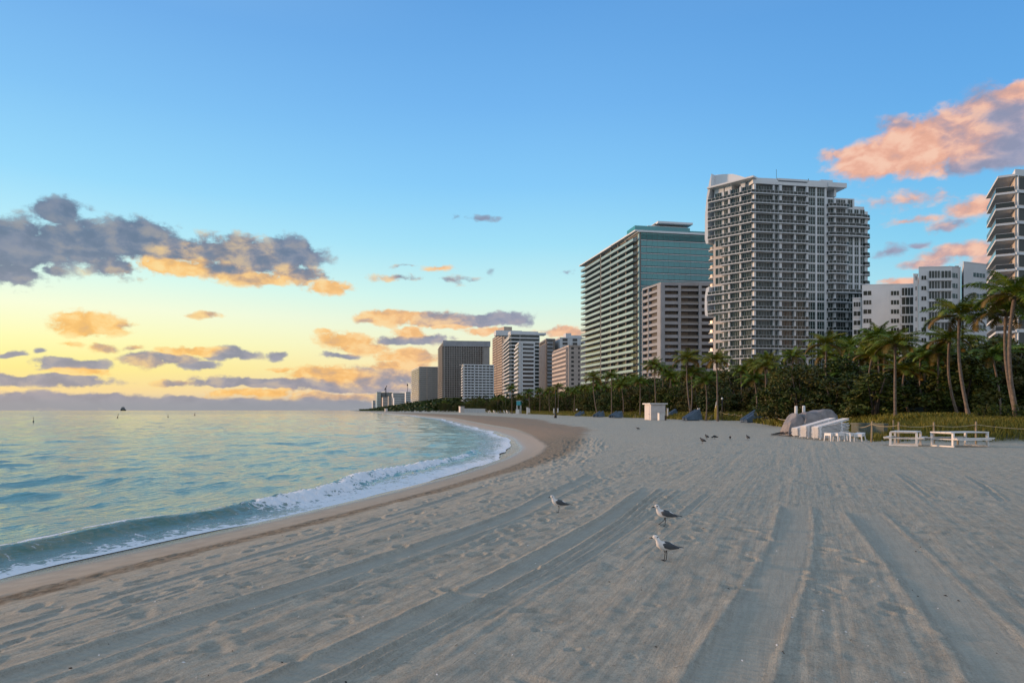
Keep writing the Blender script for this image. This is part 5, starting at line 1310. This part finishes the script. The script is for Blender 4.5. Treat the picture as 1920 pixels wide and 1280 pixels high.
# cabanas and small white furniture far along the beach
def cabana():
    t = empty('beach_cabana'); m = MB()
    for x in (-1.4, 1.4):
        for y in (-1.2, 1.2): m.box(x-.06, x+.06, y-.06, y+.06, 0, 2.5)
    m.build('frame', WPAINT, t); m = MB(); m.prism([(-1.5,-1.3),(1.5,-1.3),(1.5,1.3),(-1.5,1.3)], 2.5, 2.75); m.build('canopy', WPAINT, t)
    m = MB(); [m.box(-1.33+i*.45, -.95+i*.45, -1.19, -1.10, .05, 2.5) for i in range(6)]; m.build('curtain', pm('pale_canvas', (.55,.58,.60), .8), t); return t
cb0 = cabana(); cw = ['first','second','third','fourth','fifth','sixth','seventh']
for i in range(7):
    o = cb0 if i == 0 else copy_tree(cb0); px = 874+i*5.6; d = 520-i*13; o.location = (*P2(px, d), 0); o.rotation_euler = (0, 0, -.3); o.scale = (.72, .8, 1.1-.02*i)
    tag(o, cw[i]+' white cabana from the left in the far row', 'cabana', 'row of white cabanas')
def chair(px, d, label, grey=False):
    t = empty('beach_chair', (*P2(px, d), 0), random.uniform(-.6, .6), label, 'beach chair', 'small white beach chairs'); mt = GREYB if grey else WPLAST
    m = MB(); m.box(-.7, .9, -.5, .5, .45, .62); m.build('seat', mt, t, bevel=.02); m = MB(); m.bar((-.7, 0, .55), (-1.2, 0, 1.7), 1.0, .14); m.build('backrest', mt, t)
    for x in (-.6, .8):
        for y in (-.45, .45): m = MB(); m.box(x-.06, x+.06, y-.06, y+.06, 0, .46); m.build('leg', mt, t)
for px, d, lab, g in ((913,400,'leftmost small white chair right of the cabana row',0),(919,370,'bright white chair standing nearest the water in its group',0),(922,372,'white chair touching the bright chair near the water',0),(929,385,'white chair left of the grey pair',0),(932,390,'white chair right beside its twin left of the grey pair',0),(937,395,'grey loaded chair in the middle of the group',1),(941,398,'grey chair with white cushions behind the group',1),(948,400,'white chair left of the long grey one',0),(953,402,'pale chair between the grey pair and the turquoise post',0),(957,405,'last chair before the turquoise post',1)): chair(px, d, lab, g)
r_ = random.Random(8)
for i in range(24):
    px = 745+i*4.9+r_.uniform(-1.5, 1.5); d = 900-(px-745)*2.6; m = MB(); w = r_.uniform(.8, 2.2); h = r_.uniform(.7, 1.5)
    m.prism([(-w,-.5),(w,-.5),(w*.8,.5),(-w*.9,.5)], 0, h*.6); m.bar((-w*.6, 0, h*.5), (w*.7, 0, h*1.3), .8, .25); o = m.build('covered_lounger_pile', WPAINT if i % 3 else GREYB, None); o.location = (*P2(px, d), 0)
    tag(o, 'tiny pale lounger pile on the far beach left of the cabana row', 'lounger pile', 'tiny lounger piles on the far beach')
# lifeguard post
def lifeguard():
    d = 350; t = empty('lifeguard_post', (*P2(973, d), 0), -.3, 'turquoise topped white lifeguard post far along the beach', 'lifeguard post')
    m = MB(); m.box(-1.0, 1.0, -.9, .9, 4.2, 6.3); m.build('cabin', TURQ, t, bevel=.03); m = MB(); m.box(-1.15, 1.15, -1.05, 1.05, 6.3, 6.5); m.build('roof', WPAINT, t)
    for x in (-.9, .9):
        for y in (-.8, .8): m = MB(); m.box(x-.12, x+.12, y-.12, y+.12, 0, 4.2); m.build('leg', WPAINT, t)
    m = MB(); m.box(-1.2, .6, -1.5, -.92, 0, 2.2); m.build('base_box', WPAINT, t, bevel=.03)
lifeguard()
def post_box(px, d, w, h, lab, hole=False):
    m = MB(); m.box(-w/2, w/2, -w/2, w/2, 0, h); m.box(-w/2-.05, w/2+.05, -w/2-.05, w/2+.05, h, h+.12)
    if hole: m.box(w/2+.02, w/2+w*.7, -w/3, w/3, 0, h*.9)
    o = m.build('white_bollard', WPAINT, None, bevel=.02); o.location = (*P2(px, d), 0); tag(o, lab, 'bollard', 'white bollards by the dune')
post_box(989, 330, 1.0, 3.0, 'white bollard with a darker side right of the turquoise post', True); post_box(1038.5, 260, .45, 2.3, 'left white bollard of the pair flanking the thin dark pole'); post_box(1046, 262, .45, 2.4, 'right white bollard of the pair flanking the thin dark pole')
post_box(1310, 119, .32, 1.95, 'white bollard right behind the fifth blue stack'); post_box(1252, 140, .25, 2.0, 'thin white bollard poking up behind the fourth blue stack')
# thin dark pole with a person-sized dark base
d = 158; x, y = P2(1041.5, d); t = empty('flag_pole', (x, y, 0), 0, 'tall thin dark pole standing alone on the sand', 'pole')
m = MB(); m.tube([(0,0,0),(0,0,4),(0,0,6.2)], [.10,.08,.05], 8); m.build('pole', DARKF, t, smooth=True); m = MB(); m.tube([(0,0,0),(0,0,.9),(0,0,1.1)], [.32,.26,.12], 10); m.build('base', DARKF, t, smooth=True)
def lamp(px, d, top, lab, rad=.22):
    t = empty('street_lamp', (*P2(px, d), .2), 0, lab, 'street lamp', 'globe lamps in the dune'); h = PZ(top, d)-.2
    m = MB(); m.tube([(0,0,0),(0,0,h-rad)], [.07,.05], 8); m.build('pole', DARKF, t, smooth=True)
    m = MB(); m.tube([(0,0,h-rad+rad*math.sin(a)-rad*.0) for a in np.linspace(-1.5, 1.5, 9)], [max(.02, rad*math.cos(a)) for a in np.linspace(-1.5, 1.5, 9)], 12); m.build('globe', GLOBE, t, smooth=True)
lamp(948, 380, 741.5, 'globe lamp above the chairs left of the turquoise post', .45); lamp(1081.5, 215, 766, 'low globe lamp behind the leftmost blue stack', .28); lamp(1354, 108, 745, 'globe lamp in the trees right of the upright boards', .16)
# upright boards
def board(px, d, h, w, mats, lab, rz, lean):
    t = empty('paddle_board', (*P2(px, d), 0.15), rz, lab, 'paddle board', 'upright paddle boards'); n = 17
    for part, (f0, f1), mt in (('lower_half', (0, .5), mats[0]), ('upper_half', (.5, 1.0), mats[1])):
        m = MB(); z = [f0+(f1-f0)*i/n for i in range(n+1)]
        m.tube([(0,0,f*h) for f in z], [(max(.015, w/2*math.sin(math.pi*min(1, .04+f*.95))**.55), .05) for f in z], 12, upv=(0,1,0)); m.build(part, mt, t, smooth=True)
    t.rotation_euler = (0, lean, rz)
board(1343.5, 117, 3.1, .62, (WPLAST, WPLAST), 'white pointed paddle board standing upright in the grass', .2, .02)
board(1341, 116.2, 2.4, .55, (YEL, YEL), 'yellow paddle board leaning before the white one', .1, .10)
# low wall and far white wall glimpsed between trunks
def lowwall(a, c, h, z0, mat, lab):
    F = Face(a, c, ((a[0]+c[0])/2, a[1]+5)); m = MB(); F.box(m, 0, F.L, -.3, 0, z0, h-.1); F.box(m, -.03, F.L+.03, -.34, .04, h-.1, h); tag(m.build('low_wall', mat), lab, 'low wall')
lowwall(P2(1596, 43.2), P2(1657, 41.0), .95, -.2, pm('mossy_concrete', (.16,.17,.13), .9, .2, 2.0), 'low mossy concrete wall in the shade behind the side tables')
lowwall(P2(1375, 150), P2(1416, 150), 2.1, 0, WPAINT, 'long white wall glimpsed through the trees left of the driftwood')
lowwall(P2(1650, 66), P2(1800, 66), 2.0, .6, pm('grey_green_wall', (.10,.14,.14), .8, .1, 1.0), 'grey green garden wall glimpsed behind the palm trunks')
# birds ---------------------------------------------------------------
FW = pm('white_feather', (0.72,0.69,0.66), .8, .05, 30.0); FG = pm('slate_feather', (0.065,0.075,0.085), .7, .15, 30.0, col2=(.045,.052,.06)); FB_ = pm('black_feather', (0.012,0.012,0.013), .6, .1, 30.0); BEAK = pm('dark_beak', (0.02,0.012,0.012), .4, .1, 20.0)
def gull(loc, rz, head, lift, label, s=1.0):
    t = empty('gull', loc, rz, label, 'gull', 'gulls standing on the raked sand'); t.scale = (s,)*3
    hy = math.sin(head)*.05
    body = MB(); P = [(-.155,0,.150),(-.12,0,.158),(-.07,0,.170),(-.01,0,.178),(.045,0,.190),(.078,0,.212),(.092,0,.240),(.098,hy*.2,.262),(.104,hy*.5,.281),(.118,hy*.8,.292),(.134,hy,.290),(.146,hy*1.2,.283)]
    Rr = [.012,.034,.052,.060,.056,.046,.034,.027,.030,.031,.024,.008]
    body.tube(P, Rr, 16, flat=.92, upv=(0,0,1)); body.build('body', FW, t, smooth=True)
    b = MB(); hd = Vector((.146, hy*1.2, .282)); dr = Vector((math.cos(head), math.sin(head), -.22)).normalized(); b.tube([hd-dr*.01, hd+dr*.022, hd+dr*.043, hd+dr*.052+Vector((0,0,-.005))], [.0085,.0075,.005,.001], 8); b.build('beak', BEAK, t, smooth=True)
    for sg in (-1, 1):
        w = MB(); w.tube([(.055,sg*.040,.205),(.02,sg*.054,.196),(-.05,sg*.054,.182),(-.12,sg*.034,.163),(-.185,sg*.014,.150),(-.235,sg*.006,.142)], [(.006,.012),(.012,.034),(.014,.040),(.012,.026),(.008,.013),(.002,.003)], 12, upv=(0,0,1)); wo = w.build('wing', FG, t, smooth=True)
        w = MB(); w.tube([(-.15,sg*.017,.158),(-.20,sg*.009,.150),(-.262,sg*.004,.146)], [(.012,.012),(.009,.010),(.002,.003)], 8); w.build('wingtip', FB_, wo, smooth=True)
        e = MB(); c = Vector((.122, hy*.9+sg*.0268, .296)); e.tube([c-Vector((0,sg*.004,0)), c, c+Vector((0,sg*.002,0))], [.0045,.0045,.001], 8); e.build('eye', FB_, t, smooth=True)
        e = MB(); c = Vector((.106, hy*.5+sg*.0245, .293)); e.tube([c+Vector((-.012,0,.004)), c, c+Vector((.010,sg*.001,.002))], [(.003,.005),(.006,.010),(.003,.004)], 8); e.build('ear_smudge', FG, t, smooth=True)
    mt = MB(); mt.tube([(.05,0,.228),(.0,0,.232),(-.06,0,.217),(-.12,0,.186)], [(.018,.004),(.04,.010),(.036,.010),(.012,.006)], 10, upv=(0,0,1)); mt.build('back', FG, t, smooth=True)
    tl = MB(); tl.tube([(-.14,0,.153),(-.20,0,.146),(-.235,0,.143)], [(.02,.010),(.024,.006),(.026,.003)], 8, upv=(0,0,1)); tl.build('tail', FW, t, smooth=True)
    for sg in (-1, 1):
        l = MB(); kx = .0 if not (lift and sg < 0) else .03
        foot = Vector((.0, sg*.022, .004)) if not (lift and sg < 0) else Vector((.052, sg*.022, .040))
        l.tube([(-.005, sg*.022, .140), (-.012+kx*.5, sg*.023, .085), foot+Vector((-.004,0,.006))], [.012,.0048,.0042], 8)
        for a in (-.5, 0, .5): l.tube([foot, foot+Vector((math.cos(a)*.038, math.sin(a)*.038, -.002 if not (lift and sg<0) else -.022))], [.0045,.0025], 6)
        l.build('leg', FB_, t, smooth=True)
for (px, py, h, rz, hd, lf, lab) in ((1047,960.5,30,R_(176),-.2,False,'gull farthest from the camera, left of the other two'),(1246,985.5,37,R_(170),.15,True,'gull in mid step with one foot raised, middle of the three'),(1247,1050,44,R_(196),-1.1,False,'gull nearest the camera with its head turned towards us')):
    x, y, _ = GP(px, py); x, y = x, y; z = gz(x, y); dd = y; s = (h/F0*dd)/.325
    for _i in range(6):
        y = (CH-z)*F0/(py-HY); x = (px-CX)/F0*y; z = gz(x, y)
    gull((x, y, z), rz, hd, lf, lab, (h/F0*y)/.295)
def pigeon(px, py, rz, lab, stoop=0.0, s=1.0):
    x, y, _ = GP(px, py); z = gz(x, y); t = empty('pigeon', (x, y, z), rz, lab, 'pigeon', 'small dark birds on the sand'); t.scale = (s,)*3
    hz = .23-stoop*.13; hx = .10+stoop*.06; b = MB(); b.tube([(-.20,0,.10),(-.12,0,.115),(-.05,0,.135),(.02,0,.15),(.06,0,.17-stoop*.03),(hx-.02,0,hz-.02),(hx,0,hz),(hx+.03,0,hz-.005),(hx+.05,0,hz-.012)], [.012,.03,.055,.06,.045,.026,.026,.014,.003], 10); b.build('body', FB_, t, smooth=True)
    for sg in (-1, 1):
        l = MB(); l.tube([(0, sg*.025, .11), (0, sg*.025, .0)], [.008,.006], 6); l.tube([(0, sg*.025, .004), (.05, sg*.03, .002)], [.006,.004], 5); l.build('leg', BEAK, t)
        w = MB(); w.tube([(.03,sg*.045,.16),(-.06,sg*.052,.14),(-.19,sg*.02,.11)], [(.008,.02),(.012,.035),(.002,.006)], 8); w.build('wing', pm('grey_feather', (.03,.032,.036), .7), t, smooth=True)
for a in ((1325,823,1.9,'upright dark bird, leftmost of the row of four',0,1.15),(1340,823,3.0,'dark bird stooping with its back level, second in the row',1,1.1),(1369,824.5,1.2,'dark bird third in the row of four',.2,1.05),(1402,824.5,1.8,'dark upright bird, rightmost of the row of four',0,1.15),(1317,831.5,2.2,'dark bird alone just below the row of four',0,1.2),(1196,806,2.6,'lone tiny dark bird out on the sand before the white hut',.3,1.1)): pigeon(*a)
# sea: distant ship and buoys
t = empty('ship', ((231-CX)/F0*5200, 5200, WZ), R_(10), 'small dark ship on the horizon at the left', 'ship')
m = MB(); m.prism([(-17,-6),(14,-6),(20,0),(14,6),(-17,6)], -.5, 9); m.build('hull', DARKF, t); m = MB(); m.box(-15, 12, -5, 5, 9, 19); m.box(-10, 8, -4, 4, 19, 26); m.build('superstructure', GREYB, t); m = MB(); m.tube([(0,0,26),(0,0,33)], [1.2,.5], 8); m.build('mast', DARKF, t)
for px, py, h, ln, lab in ((62.5,791,1.0,0,'dark marker post standing in the water at the far left'),(220,783.5,1.3,.25,'tilted marker buoy below the distant ship'),(315,782,1.0,0,'faint marker buoy right of the distant ship'),(365,778.5,1.2,.1,'tiny marker buoy farthest right on the water')):
    d = (CH-WZ)*F0/(py-HY); t = empty('marker_buoy', ((px-CX)/F0*d, d, WZ), 0, lab, 'buoy', 'marker buoys in the bay'); t.rotation_euler = (0, ln, 0)
    s = d/145; m = MB(); m.tube([(0,0,-.3),(0,0,h*.3),(0,0,h*.32)], [.12*s,.12*s,.03*s], 10); m.build('float', DARKF, t); m = MB(); m.tube([(0,0,h*.3),(0,0,h)], [.035*s,.035*s], 8); m.tube([(0,0,h*.8),(0,0,h)], [.06*s,.06*s], 8); m.build('pole', DARKF, t)
# scattered weed scraps and shells on the sand
def scraps(name, n, mat, sz, label, cat, seed):
    r = random.Random(seed); m = MB()
    for i in range(n):
        y = 4.2*(34/4.2)**r.random(); x = r.uniform(-.75, .75)*y
        if float(sdist(np.array(x), np.array(y))) < 3.0: continue
        z = gz(x, y); s = sz*r.uniform(.4, 1.3); a = r.uniform(0, 3.14); c, q = math.cos(a)*s, math.sin(a)*s; b = len(m.v)
        m.v += [(x-c, y-q, z+.002), (x+q*.4, y-c*.4, z+.004+s*.3), (x+c, y+q, z+.006), (x-q*.4, y+c*.4, z+.002), (x, y, z+s*.5)]; m.f += [(b, b+1, b+4), (b+1, b+2, b+4), (b+2, b+3, b+4), (b+3, b, b+4)]; m.mi += [0]*4
    tag(m.build(name, mat, None), label, cat, kind='stuff')
scraps('seaweed_scraps', 170, pm('dry_weed', (.03,.022,.015), .9), .016, 'dark dry scraps of seaweed scattered over the sand', 'seaweed', 2)
scraps('shell_bits', 320, WPLAST, .012, 'tiny white shell fragments scattered over the sand', 'shells', 3)

# every belt tree and belt palm is told from its neighbours by its place in the row
def order_labels():
    gr = {}
    for o in COL.objects:
        g = o.get('group')
        if g and o.parent is None and ('belt tree' in o['label'] or 'belt palm' in o['label']): gr.setdefault(g, []).append(o)
    W = ['leftmost', 'second from left', 'third from left', 'fourth from left', 'fifth from left', 'sixth from left', 'seventh from left', 'eighth from left', 'ninth from left', 'tenth from left', 'eleventh from left', 'twelfth from left', 'thirteenth from left', 'fourteenth from left', 'fifteenth from left', 'sixteenth from left', 'seventeenth from left', 'eighteenth from left', 'nineteenth from left', 'twentieth from left']
    for g, L in gr.items():
        if len(L) < 2: continue
        L.sort(key=lambda o: o.location.x/o.location.y)
        for i, o in enumerate(L):
            w = 'rightmost' if i == len(L)-1 else (W[i] if i < 20 else 'one near the right end,')
            o['label'] = w+' '+o['label']
order_labels()
